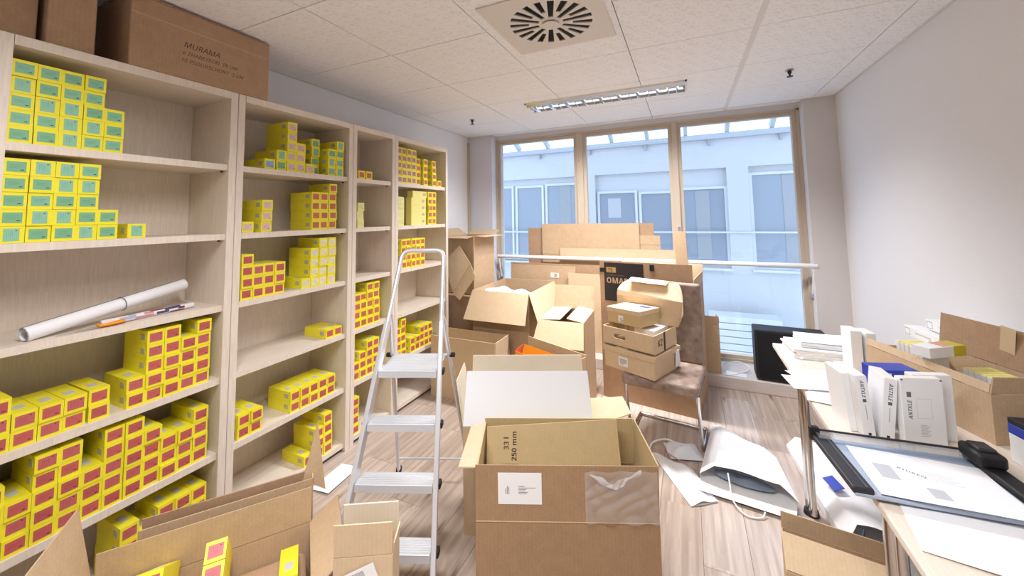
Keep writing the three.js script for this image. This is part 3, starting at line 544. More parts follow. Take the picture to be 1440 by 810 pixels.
// wide foreground carton
{
  const ry = 0.389, w = 0.69, d = 0.35, h = 0.38, rt = [Math.cos(ry), -Math.sin(ry)], bk = [-Math.sin(ry), -Math.cos(ry)];
  const cx = 1.336 + rt[0] * w / 2 + bk[0] * d / 2, cz = 2.98 + rt[1] * w / 2 + bk[1] * d / 2;
  const { b } = cardBox('open_carton', 'wide brown open carton with white address label and torn clear film pocket', { at: [cx, 0, cz], ry, w, d, h, m: CARD.kraft, flaps: { front: [0.2, 0, CARD.kraft], right: [0.2, 2, CARD.olive], back: [0.2, -2, CARD.olive], left: [0.185, -1, CARD.olive] } });
  mesh('flap', slab([[-w / 2 + 0.004, 0.565, -d / 2 + 0.02], [-w / 2 + 0.004, 0.568, d / 2 - 0.01], [-w / 2 - 0.07, 0.556, d / 2 - 0.03], [-w / 2 - 0.062, 0.552, -d / 2 + 0.03]], 0.005), CARD.cream, b);
  printOn(b, 'address_label', 0.166, 0.113, [-0.175, 0.50, d / 2 + 0.0008], [0, 0, 0], (x, W, H2) => { x.fillStyle = '#eeecea'; x.fillRect(0, 0, W, H2); x.save(); x.translate(44, 118); x.rotate(-Math.PI / 2); tinyText(x, 0, 0, 52, 3, 9); x.restore(); tinyText(x, 120, 74, 60, 6, 8); x.fillStyle = '#7c7c82'; x.fillRect(120, 82, 100, 3); });
  // film pocket, creased
  const fw = 0.27, fh = 0.185, fg = sheet(fw, fh, (x, z) => 0.003 + 0.009 * Math.abs(Math.sin(x * 34 + z * 25 + 2 * Math.sin(z * 30)) * Math.sin(z * 38 - x * 12 + 1.5 * Math.sin(x * 28))), 40, 30, 0.0004); fg.rotateX(Math.PI / 2);
  mesh('film_pocket', fg, FILM, b, [0.205, 0.475, d / 2 + 0.001]);
  const fold = sheet(0.19, 0.026, (x, z) => 0.004 + 0.004 * Math.abs(Math.sin(x * 61 + z * 90 + 2 * Math.sin(x * 37))) + 0.003 * Math.abs(Math.sin(x * 23 - z * 150 + Math.sin(z * 80))), 50, 14, 0.0005); fold.rotateX(Math.PI / 2);
  { const a = fold.attributes.position; for (let i = 0; i < a.count; i++) { const x = a.getX(i); a.setY(i, a.getY(i) * (1 - 0.5 * Math.abs(x) / 0.095 + 0.3 * Math.sin(x * 90)) + (Math.abs(x + 0.01) - 0.04) * 0.5); } fold.computeVertexNormals(); }
  mesh('film_fold', fold, new THREE.MeshPhysicalMaterial({ color: 0xffffff, transmission: 0.8, thickness: 0, roughness: 0.12 }), b, [0.185, 0.535, d / 2 + 0.003]);
  mesh('crease', box(w - 0.004, 0.003, 0.002), CARD.tan, b, [0, h + 0.001, d / 2 + 0.0005]);
  // flattened carton standing inside, printed with its volume
  const c = thing('flat_carton', 'flattened carton printed 33 l and 250 mm standing inside the wide brown carton', 'cardboard', [cx, 0, cz], ry);
  const pm = slab([[-0.325, 0.02, 0.06], [0.27, 0.02, 0.06], [0.258, 0.605, -0.115], [-0.328, 0.575, -0.105]], 0.007);
  const p = mesh('sheet', pm, CARD.olive, c);
  const tg = canvasTex(512, 256, (x) => { x.fillStyle = '#c8b082'; x.fillRect(0, 0, 512, 256); x.fillStyle = '#3b2c1c'; x.font = 'bold 112px sans-serif'; x.fillText('33 l', 190, 100); x.fillText('250 mm', 36, 230); });
  const pr = mesh('print', new THREE.BoxGeometry(0.138, 0.069, 0.0006), new THREE.MeshStandardMaterial({ map: tg, roughness: 0.85 }), c);
  const up = V(0.012, 0.57, -0.1675).normalize(), rg = V(1, 0, 0), nn = rg.clone().cross(up).normalize();
  pr.quaternion.setFromRotationMatrix(new THREE.Matrix4().makeBasis(up, rg.clone().negate(), nn));
  pr.position.set(-0.222, 0.508, 0.06 - (0.508 - 0.02) * 0.294).add(nn.clone().multiplyScalar(0.0042));
}
// carton with the white outer flap
cardBox('open_carton', 'tan open carton with a wide white outer flap standing up', { at: [1.31, 0, 2.385], ry: 0.389, w: 0.64, d: 0.29, h: 0.5, m: CARD.tan, flaps: { front: [0.245, -20, M.whiteBoard, 0.01], back: [0.235, 3, CARD.pale, 0.01], left: [0.21, 10, CARD.pale, 0.02], right: [0.2, 80, CARD.cream, 0.05] } });
// carton with the orange folder
{
  cardBox('open_carton', 'open carton holding an orange folder', { at: [1.16, 0, 1.765], ry: -0.425, w: 0.56, d: 0.28, h: 0.45, m: CARD.cream, flaps: { back: [0.15, 2], left: [0.12, 172], right: [0.14, 0] } });
  const f = thing('orange_folder', 'orange folder sticking out of an open carton', 'folder', [1.12, 0.298, 1.79], -0.25);
  mesh('cover', slab([[-0.14, 0, 0.07], [0.15, 0, 0.07], [0.15, 0.285, -0.06], [-0.14, 0.30, -0.075]], 0.004), M.orange, f);
  mesh('cover', slab([[-0.14, 0, 0.085], [0.15, 0, 0.085], [0.16, 0.25, 0.03], [-0.15, 0.275, 0.02]], 0.004), M.orange, f);
  mesh('spine', slab([[-0.142, 0, 0.07], [-0.142, 0, 0.09], [-0.152, 0.275, 0.02], [-0.142, 0.30, -0.075]], 0.004), std(0xd8552a, 0.6), f);
}
// low carton in front of the last bookcase
cardBox('open_carton', 'low wide open carton standing against the bookcase at the window end', { at: [0.345, 0, 1.36], w: 0.63, d: 0.28, h: 0.37, m: CARD.cream, flaps: { front: [0.13, 1], right: [0.13, 2], back: [0.12, -3], left: [0.1, -4] } });
// big carton with all its flaps hanging out, white paper on top
{
  cardBox('open_carton', 'big open carton with flaps hanging outwards and white paper inside', { at: [0.51, 0, 0.735], w: 0.58, d: 0.73, h: 0.83, m: CARD.tan, flaps: { front: [0.28, 150, CARD.cream, -0.02], right: [0.30, 160, CARD.cream, -0.02], left: [0.2, 176, CARD.cream], back: [0.2, 176, CARD.cream] } });
  const p = thing('packing_paper', 'crumpled white paper in the big open carton', 'paper', [0.46, 0.70, 0.86], 0.1);
  mesh('sheet', sheet(0.46, 0.40, (x, z) => 0.06 + 0.06 * Math.exp(-((x + 0.07) ** 2 + z * z) / 0.02) + 0.02 * Math.sin(x * 34 + z * 11) * Math.sin(z * 27), 26, 22, 0.002), M.paper, p);
  mesh('filling', rbox(0.44, 0.05, 0.38, 0.01), M.paperWarm, p, [0, 0.015, 0]);
}
// cartons in the corner behind the last bookcase
cardBox('open_carton', 'plain brown carton carrying the tall one in the window corner', { at: [-0.05, 0, 0.74], w: 0.46, d: 0.46, h: 0.73, m: CARD.brown, flaps: { front: [0.17, -89], back: [0.17, -89] } });
cardBox('open_carton', 'tall narrow carton with open lid flaps in the window corner', { at: [-0.035, 0.742, 0.71], ry: -0.1, w: 0.37, d: 0.38, h: 0.585, m: CARD.tan, flaps: { front: [0.12, 98, CARD.tan], right: [0.13, 92, CARD.cream], back: [0.14, 70], left: [0.14, 60] } });
{
  const c = thing('folded_cardboard', 'folded pale cardboard piece leaning on the tall narrow carton in the corner', 'cardboard', [0.0, 0.74, 1.0]);
  mesh('panel', slab([[-0.155, 0.33, 0.03], [-0.015, 0.04, 0.075], [0.15, 0.33, 0.02], [0.01, 0.50, -0.005]], 0.006), CARD.cream, c);
  mesh('panel', slab([[-0.012, 0.035, 0.082], [0.12, 0.0, 0.17], [0.28, 0.22, 0.12], [0.15, 0.33, 0.027]], 0.006), CARD.cream, c);
}
// half closed carton
cardBox('open_carton', 'carton with two flaps folded in and one hanging forward, beside the shoe boxes', { at: [1.185, 0, 1.20], ry: 0.04, w: 0.36, d: 0.44, h: 0.71, m: CARD.tan, flaps: { front: [0.2, 145, CARD.cream, -0.02], left: [0.17, -86, CARD.cream], right: [0.13, -80, CARD.cream], back: [0.2, 24, CARD.brown] } });
// large printed carton behind the chair
{
  const ry = -0.15, w = 0.735, d = 0.56, h = 0.93, cx = 1.819, cz = 0.738;
  const { b } = cardBox('open_carton', 'large printed carton with a black logo panel standing behind the chair', { at: [cx, 0, cz], ry, w, d, h, m: CARD.brown, flaps: { front: [0.2, 0, CARD.brown], right: [0.09, 4, CARD.tan, 0.02], back: [0.15, 25, CARD.tan], left: [0.1, 4] } });
  printOn(b, 'logo_panel', 0.33, 0.32, [-w / 2 + 0.205, h + 0.03, d / 2 + 0.0012], [0, 0, 0], (x, W, H2) => {
    x.fillStyle = '#2a2326'; x.fillRect(0, 0, W, H2); x.fillStyle = '#b9955c'; x.fillRect(W * 0.05, H2 * 0.12, W * 0.26, H2 * 0.14); x.fillStyle = '#4a3a22'; x.font = 'bold 30px sans-serif'; x.fillText('75', W * 0.1, H2 * 0.24);
    x.fillStyle = '#8a7460'; x.font = '15px sans-serif'; x.fillText('ULTIMATE SERIES', W * 0.06, H2 * 0.35); x.fillStyle = '#c9a884'; x.font = 'bold 50px sans-serif'; x.fillText('OMARO', W * 0.05, H2 * 0.54); x.beginPath(); x.arc(W * 0.52, H2 * 0.86, 12, 0, 7); x.fill(); }, 256);
  printOn(b, 'letter_print', 0.10, 0.08, [-w / 2 + 0.14, 0.73, d / 2 + 0.0012], [0, 0, 0], (x, W, H2) => { x.fillStyle = '#b49374'; x.fillRect(0, 0, W, H2); x.fillStyle = '#3a2a22'; x.font = '150px sans-serif'; x.fillText('M', 40, 160); });
  mesh('black_mark', rbox(0.06, 0.035, 0.002, 0.0008), M.black, b, [-w / 2 + 0.03, h + 0.125, d / 2 + 0.001]);
  mesh('black_tab', rbox(0.035, 0.05, 0.006, 0.002), M.black, b, [0.07, h + 0.165, d / 2 + 0.003]);
  // long cardboard edge strips standing in it
  for (const [x, z, tl, l] of [[2.06, 0.60, 0.02, 'long cardboard edge strip standing in the printed carton, the straighter of two'], [2.125, 0.60, 0.045, 'long cardboard edge strip standing in the printed carton, the more tilted of two']]) {
    const s = thing('edge_strip', l, 'cardboard', [x, 0.008, z], 0.1); const L = 1.36;
    mesh('strip_side', slab([[-0.03, 0, 0], [0.022, 0, 0], [0.022 - tl, L, 0.02], [-0.03 - tl, L, 0.02]], 0.006), CARD.tan, s); mesh('strip_side', slab([[0.022, 0, 0], [0.022, 0, -0.04], [0.022 - tl, L, -0.02], [0.022 - tl, L, 0.02]], 0.006), CARD.brown, s);
  }
}
cardBox('open_carton', 'small upright carton on the ledge under the window behind the chair', { at: [2.255, 0.101, 0.27], ry: 0.05, w: 0.16, d: 0.22, h: 0.42, m: CARD.tan, flaps: { front: [0.08, 10], right: [0.05, 5] } });
// flattened cartons between the rail and the glass, and in front of the rail
{
  const flat = (x0, x1, y0, y1, z0, z1, m, label, extra) => { const o = thing('flat_carton', label, 'cardboard', [(x0 + x1) / 2, y0, z0]); const w = x1 - x0; mesh('sheet', slab([[-w / 2, 0, 0], [w / 2, 0, 0], [w / 2, y1 - y0, z1 - z0], [-w / 2, y1 - y0, z1 - z0]], 0.008), m, o); if (extra) extra(o, w, y1 - y0, z1 - z0); return o; };
  const seam = (yy) => (o, w, h, dz) => mesh('crease', box(w, 0.003, 0.003), CARD.brown, o, [0, yy, dz * yy / h + 0.0045]);
  flat(0.37, 1.2, 0.102, 1.38, 0.014, 0.018, CARD.brown, 'flattened brown carton at the glass, lowest of the three behind the rail');
  flat(1.02, 1.80, 0.102, 1.43, 0.026, 0.026, CARD.brown, 'flattened brown carton at the glass peeking out beside the widest sheet');
  flat(1.2, 1.86, 0.102, 1.30, 0.037, 0.037, CARD.tan, 'flattened tan carton behind the rail, next to the edge strips', seam(1.1));
  flat(0.56, 1.655, 0.102, 1.43, 0.055, 0.05, CARD.tan, 'widest flattened tan carton behind the rail', seam(0.98));
  flat(0.78, 2.05, 0.102, 1.155, 0.075, 0.072, CARD.cream, 'long flattened carton just topping the rail', seam(0.9));
  flat(0.20, 1.26, 0.102, 0.985, 0.175, 0.165, CARD.brown, 'flattened brown carton in front of the rail under the widest sheet');
  const a = flat(0.215, 0.99, 0.102, 0.965, 0.205, 0.195, CARD.tan, 'flattened tan carton with a small white sticker in front of the rail', seam(0.6));
  printOn(a, 'sticker', 0.1, 0.055, [0.15, 0.76, -0.002], [0, 0, 0], (x, W, H2) => { x.fillStyle = '#eee9e0'; x.fillRect(0, 0, W, H2); barcode(x, W * 0.45, 20, W * 0.3, H2 - 40); });
  flat(0.92, 1.32, 0.102, 0.90, 0.26, 0.24, CARD.cream, 'flattened pale carton in front of the rail beside the printed carton');
}
// ---------------------------------------------------------------- chair with shoe boxes
{
  const o = thing('chair', 'brown suede cantilever chair with chrome sled legs', 'chair', [1.93, 0, 1.40], -0.13);
  const seat = rbox(0.475, 0.075, 0.45, 0.028, 4); { const p = seat.attributes.position; for (let i = 0; i < p.count; i++) if (p.getY(i) > 0) p.setY(i, p.getY(i) - 0.012 * Math.exp(-(p.getX(i) ** 2 + p.getZ(i) ** 2) / 0.03)); seat.computeVertexNormals(); }
  mesh('seat', seat, M.leather, o, [0, 0.423, 0]);
  const back = rbox(0.455, 0.56, 0.05, 0.022, 4); mesh('backrest', back, M.leather, o, [0, 0.735, -0.225], [-0.07, 0, 0]);
  const L = 0.225;
  for (const s of [-1, 1]) mesh('leg', tube([[s * L, 0.39, 0.17], [s * L, 0.25, 0.14], [s * L, 0.06, 0.08], [s * L, 0.013, 0.03], [s * L, 0.013, -0.08], [s * L, 0.013, -0.21]], 0.012, 50, 12), M.chrome, o);
  mesh('floor_bar', tube([[-L, 0.013, -0.21], [L, 0.013, -0.21]], 0.012, 4, 12), M.chrome, o);
  for (const s of [-1, 1]) mesh('seat_rail', tube([[s * L, 0.385, 0.17], [s * L, 0.382, 0], [s * L, 0.385, -0.19]], 0.01, 12, 8), M.chrome, o);
}
{
  const ry = -0.42, cx = 1.785, cz = 1.415, w = 0.37, d = 0.34;
  // lowest: tray with lid
  const a = thing('shoe_box', 'flat carton tray lying lowest on the chair, with barcode sticker', 'box', [cx, 0.462, cz], ry);
  mesh('tray', merge([moved(box(w, 0.005, d), 0, 0.0025, 0), moved(box(w, 0.135, 0.005), 0, 0.0675, d / 2), moved(box(w, 0.135, 0.005), 0, 0.0675, -d / 2), moved(box(0.005, 0.135, d), w / 2, 0.0675, 0), moved(box(0.005, 0.135, d), -w / 2, 0.0675, 0)]), CARD.cream, a);
  mesh('lid', merge([moved(box(w + 0.02, 0.005, d + 0.02), 0, 0.142, 0), moved(box(w + 0.02, 0.03, 0.005), 0, 0.127, d / 2 + 0.008), moved(box(w + 0.02, 0.03, 0.005), 0, 0.127, -d / 2 - 0.008), moved(box(0.005, 0.03, d + 0.02), w / 2 + 0.008, 0.127, 0), moved(box(0.005, 0.03, d + 0.02), -w / 2 - 0.008, 0.127, 0)]), CARD.cream, a);
  printOn(a, 'sticker', 0.07, 0.06, [-0.04, 0.06, d / 2 + 0.0035], [0, 0, 0], (x, W, H2) => { x.fillStyle = '#f1eff0'; x.fillRect(0, 0, W, H2); barcode(x, 30, 40, W - 60, H2 * 0.5); tinyText(x, 30, H2 * 0.72, W - 80, 2, 18); });
  mesh('tuck_tab', rbox(0.09, 0.012, 0.02, 0.003), CARD.tan, a, [-0.05, 0.146, d / 2 - 0.005]);
  const wp = mesh('wrapping', slab([[w / 2 + 0.012, 0.02, -0.10], [w / 2 + 0.014, 0.02, -0.16], [w / 2 + 0.012, 0.125, -0.15], [w / 2 + 0.011, 0.125, -0.11]], 0.006), M.paper, a);
  // middle: mailer with its lid open behind
  const b = thing('mailer_box', 'open mailer box marked K2 with a hand hole and raised lid, on the chair', 'box', [cx - 0.01, 0.6165, cz - 0.005], ry + 0.03);
  const W = 0.38, Dp = 0.33, Hh = 0.12;
  { const sh = new THREE.Shape([[-W / 2, 0], [W / 2, 0], [W / 2, Hh], [-W / 2, Hh]].map(p => new THREE.Vector2(...p))); const hole = new THREE.Path(); const hx = -0.06, hy = 0.065; hole.moveTo(hx - 0.03, hy - 0.016); hole.lineTo(hx + 0.03, hy - 0.016); hole.absarc(hx + 0.03, hy, 0.016, -Math.PI / 2, Math.PI / 2, false); hole.lineTo(hx - 0.03, hy + 0.016); hole.absarc(hx - 0.03, hy, 0.016, Math.PI / 2, Math.PI * 1.5, false); sh.holes.push(hole);
    mesh('front_panel', new THREE.ExtrudeGeometry(sh, { depth: 0.005, bevelEnabled: false }), CARD.cream, b, [0, 0, Dp / 2 - 0.005]); }
  mesh('tray', merge([moved(box(W, 0.005, Dp), 0, 0.0025, 0), moved(box(W, Hh, 0.005), 0, Hh / 2, -Dp / 2), moved(box(0.005, Hh, Dp), W / 2, Hh / 2, 0), moved(box(0.005, Hh, Dp), -W / 2, Hh / 2, 0)]), CARD.cream, b);
  { const pts = [[-0.21, 0]]; const lh = 0.27; pts.push([-0.215, 0.15]); for (let i = 0; i <= 8; i++) { const a2 = Math.PI - i / 8 * Math.PI / 2; pts.push([-0.12 + Math.cos(a2) * 0.095, lh - 0.1 + Math.sin(a2) * 0.1]); } pts.push([0.17, lh + 0.02]); for (let i = 0; i <= 8; i++) { const a2 = Math.PI / 2 - i / 8 * Math.PI / 2; pts.push([0.15 + Math.cos(a2) * 0.09, lh - 0.1 + Math.sin(a2) * 0.12]); } pts.push([0.245, 0.1], [0.19, 0]);
    const g = new THREE.ExtrudeGeometry(new THREE.Shape(pts.map(p => new THREE.Vector2(...p))), { depth: 0.005, bevelEnabled: false });
    const p = g.attributes.position; for (let i = 0; i < p.count; i++) { const x = p.getX(i); const e = Math.max(0, Math.abs(x) - 0.15); p.setZ(i, p.getZ(i) + e * e * 9); } g.computeVertexNormals();
    g.scale(1.16, 1.06, 1); mesh('lid', uvMetres(g), CARD.cream, b, [0.0, Hh, -Dp / 2 + 0.012], [-0.1, 0, 0]);
    mesh('lid_rim', box(0.3, 0.004, 0.06), CARD.pale, b, [0, Hh + 0.292, -Dp / 2 + 0.012], [0.35, 0, 0]); }
  printOn(b, 'marker_text', 0.10, 0.075, [W / 2 + 0.0031, 0.062, 0.09], [0, Math.PI / 2, 0], (x, w2, h2) => { x.fillStyle = '#d8ba92'; x.fillRect(0, 0, w2, h2); x.fillStyle = '#1d1a1a'; x.font = 'italic bold 150px sans-serif'; x.fillText('K2', 40, 150); });
  mesh('strap', box(0.002, Hh + 0.002, 0.022), M.black, b, [W / 2 + 0.003, Hh / 2, 0.02]);
  const wb = thing('paper_bundle', 'white paper bundle in the open mailer box', 'paper', [cx + 0.07, 0.6225, cz - 0.02], ry); mesh('sheets', rbox(0.15, 0.115, 0.2, 0.006), M.paper, wb, [0, 0.0575, 0]);
  // top: small closed box
  const c = thing('shoe_box', 'small closed carton with dark blue logo lying in the open mailer box', 'box', [cx - 0.05, 0.752, cz - 0.02], ry - 0.15); c.rotation.order = 'YXZ'; c.rotation.z = 0.05;
  mesh('body', rbox(0.29, 0.085, 0.21, 0.003), CARD.olive, c, [0, 0.0425, 0]);
  mesh('lid', rbox(0.296, 0.032, 0.216, 0.003), CARD.cream, c, [0, 0.092, 0]);
  printOn(c, 'sticker', 0.045, 0.045, [-0.02, 0.036, 0.1054], [0, 0, 0], (x, w2, h2) => { x.fillStyle = '#f0eeec'; x.fillRect(0, 0, w2, h2); tinyText(x, 40, 50, 150, 5, 30); }, 128);
  mesh('logo', rbox(0.09, 0.001, 0.05, 0.0004), std(0x3a3f70, 0.6), c, [0.07, 0.1085, -0.05]);
}
// ---------------------------------------------------------------- bags and papers on the floor
function bag(name, label, c, o = {}) {        // c: far left, far right, near right, near left on the floor; open at the near edge
  const b = thing(name, label, 'bag', [0, 0, 0]); const P = c.map(p => V(p[0], 0, p[1])), hN = o.hN ?? 0.09, hF = o.hF ?? 0.03, base = o.base ?? 0.004, nx = 18, nz = 16;
  const surf = (top) => { const pos = [], uv = [], idx = []; for (let j = 0; j <= nz; j++) for (let i = 0; i <= nx; i++) { const u = i / nx, v = j / nz; const p = P[0].clone().lerp(P[1], u).lerp(P[3].clone().lerp(P[2], u), v);
      const edge = Math.min(1, Math.min(u, 1 - u) * 6), h = (hF + (hN - hF) * v) * (0.35 + 0.65 * edge);
      p.y = base + (top ? h + 0.006 * Math.sin(u * 9 + v * 4) * edge + 0.004 * Math.sin(v * 13) * edge : 0.0); if (!top && v > 0.99 && o.lip) { p.x += o.lip[0]; p.z += o.lip[1]; } pos.push(p.x, p.y, p.z); uv.push(u, v); }
    for (let j = 0; j < nz; j++) for (let i = 0; i < nx; i++) { const a = j * (nx + 1) + i; if (top) idx.push(a, a + nx + 1, a + 1, a + 1, a + nx + 1, a + nx + 2); else idx.push(a, a + 1, a + nx + 1, a + 1, a + nx + 2, a + nx + 1); }
    const g = new THREE.BufferGeometry(); g.setAttribute('position', new THREE.Float32BufferAttribute(pos, 3)); g.setAttribute('uv', new THREE.Float32BufferAttribute(uv, 2)); g.setIndex(idx); const q = g.toNonIndexed(); q.computeVertexNormals(); return q; };
  const m = o.m || M.paper; const t = mesh('top_sheet', surf(true), m, b), bt = mesh('bottom_sheet', surf(false), m, b);
  const side = (i0, i1) => { const a = P[i0], d = P[i1]; return slab([[a.x, base, a.z], [d.x, base, d.z], [d.x, base + hN * 0.35, d.z], [a.x, base + hF * 0.35, a.z]], 0.001); };
  mesh('gusset', side(0, 3), m, b); mesh('gusset', side(1, 2), m, b); mesh('base_fold', slab([[P[0].x, base, P[0].z], [P[1].x, base, P[1].z], [P[1].x, base + hF * 0.4, P[1].z], [P[0].x, base + hF * 0.4, P[0].z]], 0.001), m, b);
  return b;
}
{
  const b = bag('paper_bag', 'big white paper bag lying open on the floor with dark stuff inside', [[2.22, 1.16], [2.55, 1.42], [2.57, 1.85], [2.12, 1.80]], { hN: 0.10, hF: 0.025, lip: [-0.03, 0.09], base: 0.018 });
  mesh('cord_handle', tube([[2.26, 0.10, 1.82], [2.265, 0.06, 1.86], [2.27, 0.026, 1.92], [2.32, 0.008, 1.98], [2.39, 0.008, 1.97], [2.41, 0.02, 1.94]], 0.004, 40, 8), M.white, b);
  const d = thing('dark_cloth', 'bluish dark cloth inside the big white paper bag', 'cloth', [2.34, 0.02, 1.745], -0.15);
  const g = new THREE.SphereGeometry(1, 28, 16); g.scale(0.15, 0.014, 0.05); { const p = g.attributes.position; for (let i = 0; i < p.count; i++) p.setY(i, p.getY(i) * (1 + 0.25 * Math.sin(p.getX(i) * 45 + p.getZ(i) * 30) * 2)); g.computeVertexNormals(); } mesh('fold', g, std(0x8591a1, 0.8), d, [0, 0.016, 0]);
}
{
  const b = bag('paper_bag', 'flat white paper bag on the floor beside the wide brown carton', [[1.84, 1.62], [2.08, 1.70], [2.20, 1.93], [2.07, 2.02]], { hN: 0.011, hF: 0.008, base: 0.002 });
  mesh('cord_handle', tube([[1.83, 0.012, 1.63], [1.85, 0.03, 1.55], [1.93, 0.035, 1.49], [2.00, 0.02, 1.50], [2.02, 0.012, 1.55]], 0.005, 36, 8), M.white, b);
  mesh('ribbon', tube([[1.84, 0.026, 1.62], [1.92, 0.032, 1.63], [2.00, 0.032, 1.68], [2.06, 0.03, 1.72]], 0.0025, 30, 6), std(0xb9737f, 0.6), b);
  const t = thing('tissue', 'crumpled translucent tissue on the floor next to the chair', 'tissue', [2.03, 0.006, 1.545], 0.3);
  mesh('sheet', sheet(0.2, 0.17, (x, z) => 0.004 + (0.03 + 0.014 * Math.sin(x * 31 + z * 19 + Math.sin(z * 25) * 1.5) + 0.010 * Math.sin(z * 44 - x * 27 + Math.sin(x * 33))) * Math.max(0, 1 - (x / 0.1) ** 4) * Math.max(0, 1 - (z / 0.085) ** 4), 22, 20, 0.001), std(0xe3e6ea, 0.8), t);
  const s = mesh('paper_sheet', sheet(0.13, 0.24, (x, z) => 0.001 + 0.004 * (1 + Math.sin(x * 9 + z * 6)), 8, 8, 0.0008), M.paper, scene, [0.16, 0.002, 2.60], [0, 0.1, 0]); tag(s, 'white sheet of paper on the floor at the foot of the bookcases', 'paper');
}
{
  const b = bag('paper_bag', 'white paper bag with a blue logo on the floor under the desk', [[2.635, 1.25], [2.93, 1.25], [2.93, 2.10], [2.70, 2.06]], { hN: 0.15, hF: 0.08 });
  mesh('logo', rbox(0.05, 0.003, 0.09, 0.001), M.blue, b, [2.73, 0.158, 1.80], [0.05, 0.3, 0.3]);
  mesh('cord_handle', tube([[2.76, 0.14, 2.07], [2.74, 0.12, 2.13], [2.78, 0.03, 2.18], [2.84, 0.02, 2.14]], 0.004, 30, 8), std(0x2c4664, 0.6), b);
  const b2 = bag('paper_bag', 'crumpled white paper bag on the floor under the desk by the wall', [[2.98, 1.4], [3.22, 1.5], [3.22, 2.25], [2.97, 2.2]], { hN: 0.2, hF: 0.1 });
  mesh('crease', slab([[3.0, 0.2, 2.0], [3.1, 0.21, 2.0], [3.1, 0.205, 2.1]], 0.002), M.paper, b2);
  const p = thing('plastic_sleeve', 'pale plastic sleeve on the floor between bags under the desk', 'sleeve', [2.84, 0.005, 2.24], 0.2); mesh('sheet', sheet(0.26, 0.16, (x, z) => 0.01 + 0.03 * Math.abs(Math.sin(x * 12)) + 0.01 * Math.sin(z * 30), 14, 12, 0.001), std(0xdfe3e6, 0.4), p);
}
{
  const { b } = cardBox('open_carton', 'small open carton with a tan flap folded in, under the desk', { at: [2.565, 0, 2.455], ry: -0.12, w: 0.33, d: 0.23, h: 0.225, m: CARD.tan, flaps: { front: [0.115, -52, CARD.cream], back: [0.06, 3, CARD.tan] } });
  printOn(b, 'arrows_print', 0.03, 0.03, [-0.12, 0.18, 0.1155], [0, 0, 0], (x, w, h) => { x.fillStyle = '#c9a57a'; x.fillRect(0, 0, w, h); x.fillStyle = '#6a4a2c'; for (const k of [40, 160]) { x.fillRect(k, 60, 18, 180); x.beginPath(); x.moveTo(k - 20, 70); x.lineTo(k + 9, 20); x.lineTo(k + 38, 70); x.fill(); } });
}
// ---------------------------------------------------------------- carton full of yellow cartons in the foreground
{
  const ry = 53.1 * D2, u = [0.6, -0.8], n = [0.8, 0.6], d = 0.36, mx = 0.43, mz = 3.385, cx = mx + n[0] * d / 2, cz = mz + n[1] * d / 2, w = 0.65, h = 0.27;
  cardBox('open_carton', 'open carton filled with yellow cartons in front of the paper roll bookcase', { at: [cx, 0, cz], ry, w, d, h, m: CARD.tan, flaps: { back: [0.135, 0, CARD.tan], left: [0.31, 9, CARD.tan, 0.01], right: [0.125, 54, CARD.tan, 0.0], front: [0.14, 150] } });
  const fill = thing('packing_paper', 'crumpled brown packing paper under the cartons in the foreground box', 'paper', [cx, 0.006, cz], ry); mesh('filling', rbox(w - 0.03, 0.18, d - 0.03, 0.03, 3), CARD.brown, fill, [0, 0.09, 0]);
  const loose = ['nearest the left flap', 'beside the tilted pair', 'lower one of the tilted pair', 'upper one of the tilted pair', 'alone by the low flap', 'flat in a corner', 'flat below the first', 'flat below the second'];
  let q = 0; const put = (lx, ly, lz, ty, tz) => { const o = carton(cx + u[0] * lx + n[0] * lz, ly, cz + u[1] * lx + n[1] * lz, 'red', 'red-labelled yellow carton lying loose in the foreground carton, ' + loose[q++].replace('left flap', 'tall flap'), 'loose cartons in the foreground carton'); o.rotation.order = 'YXZ'; o.rotation.set(0, ty, tz); };
  const B0 = ry - Math.PI / 2;
  put(-0.205, 0.302, -0.045, B0 + 0.05, 0.5); put(-0.13, 0.308, -0.05, B0 - 0.05, 0.55);
  put(0.03, 0.264, -0.002, B0, 0.85); put(0.03, 0.305, -0.048, B0, 0.85); put(0.25, 0.208, 0.0, B0, 0.2);
  put(-0.285, 0.188, 0.04, B0, 0); put(-0.205, 0.188, -0.03, B0, 0); put(-0.135, 0.188, -0.03, B0, 0);
}
{
  const o = thing('flat_carton', 'narrow standing carton between the foreground open carton and the bookcase', 'cardboard', [0.40, 0, 3.305], 53.1 * D2);
  const w = 0.56;
  mesh('sheet', slab([[-w / 2, 0, 0.02], [w / 2, 0, 0.02], [w / 2, 0.41, 0.02], [-w / 2, 0.41, 0.02]], 0.005), CARD.tan, o);
  mesh('sheet', slab([[-w / 2, 0, -0.04], [w / 2, 0, -0.04], [w / 2, 0.425, -0.02], [-w / 2, 0.425, -0.02]], 0.005), CARD.brown, o);
  mesh('flap', slab([[w / 2 - 0.035, 0.40, 0.0], [w / 2 + 0.055, 0.33, -0.01], [w / 2 + 0.02, 0.62, -0.03]], 0.005), CARD.tan, o);
  mesh('flap', slab([[w / 2 + 0.003, 0, 0.02], [w / 2 + 0.003, 0, -0.04], [w / 2 + 0.003, 0.42, -0.02], [w / 2 + 0.003, 0.41, 0.02]], 0.005), CARD.tan, o);
}
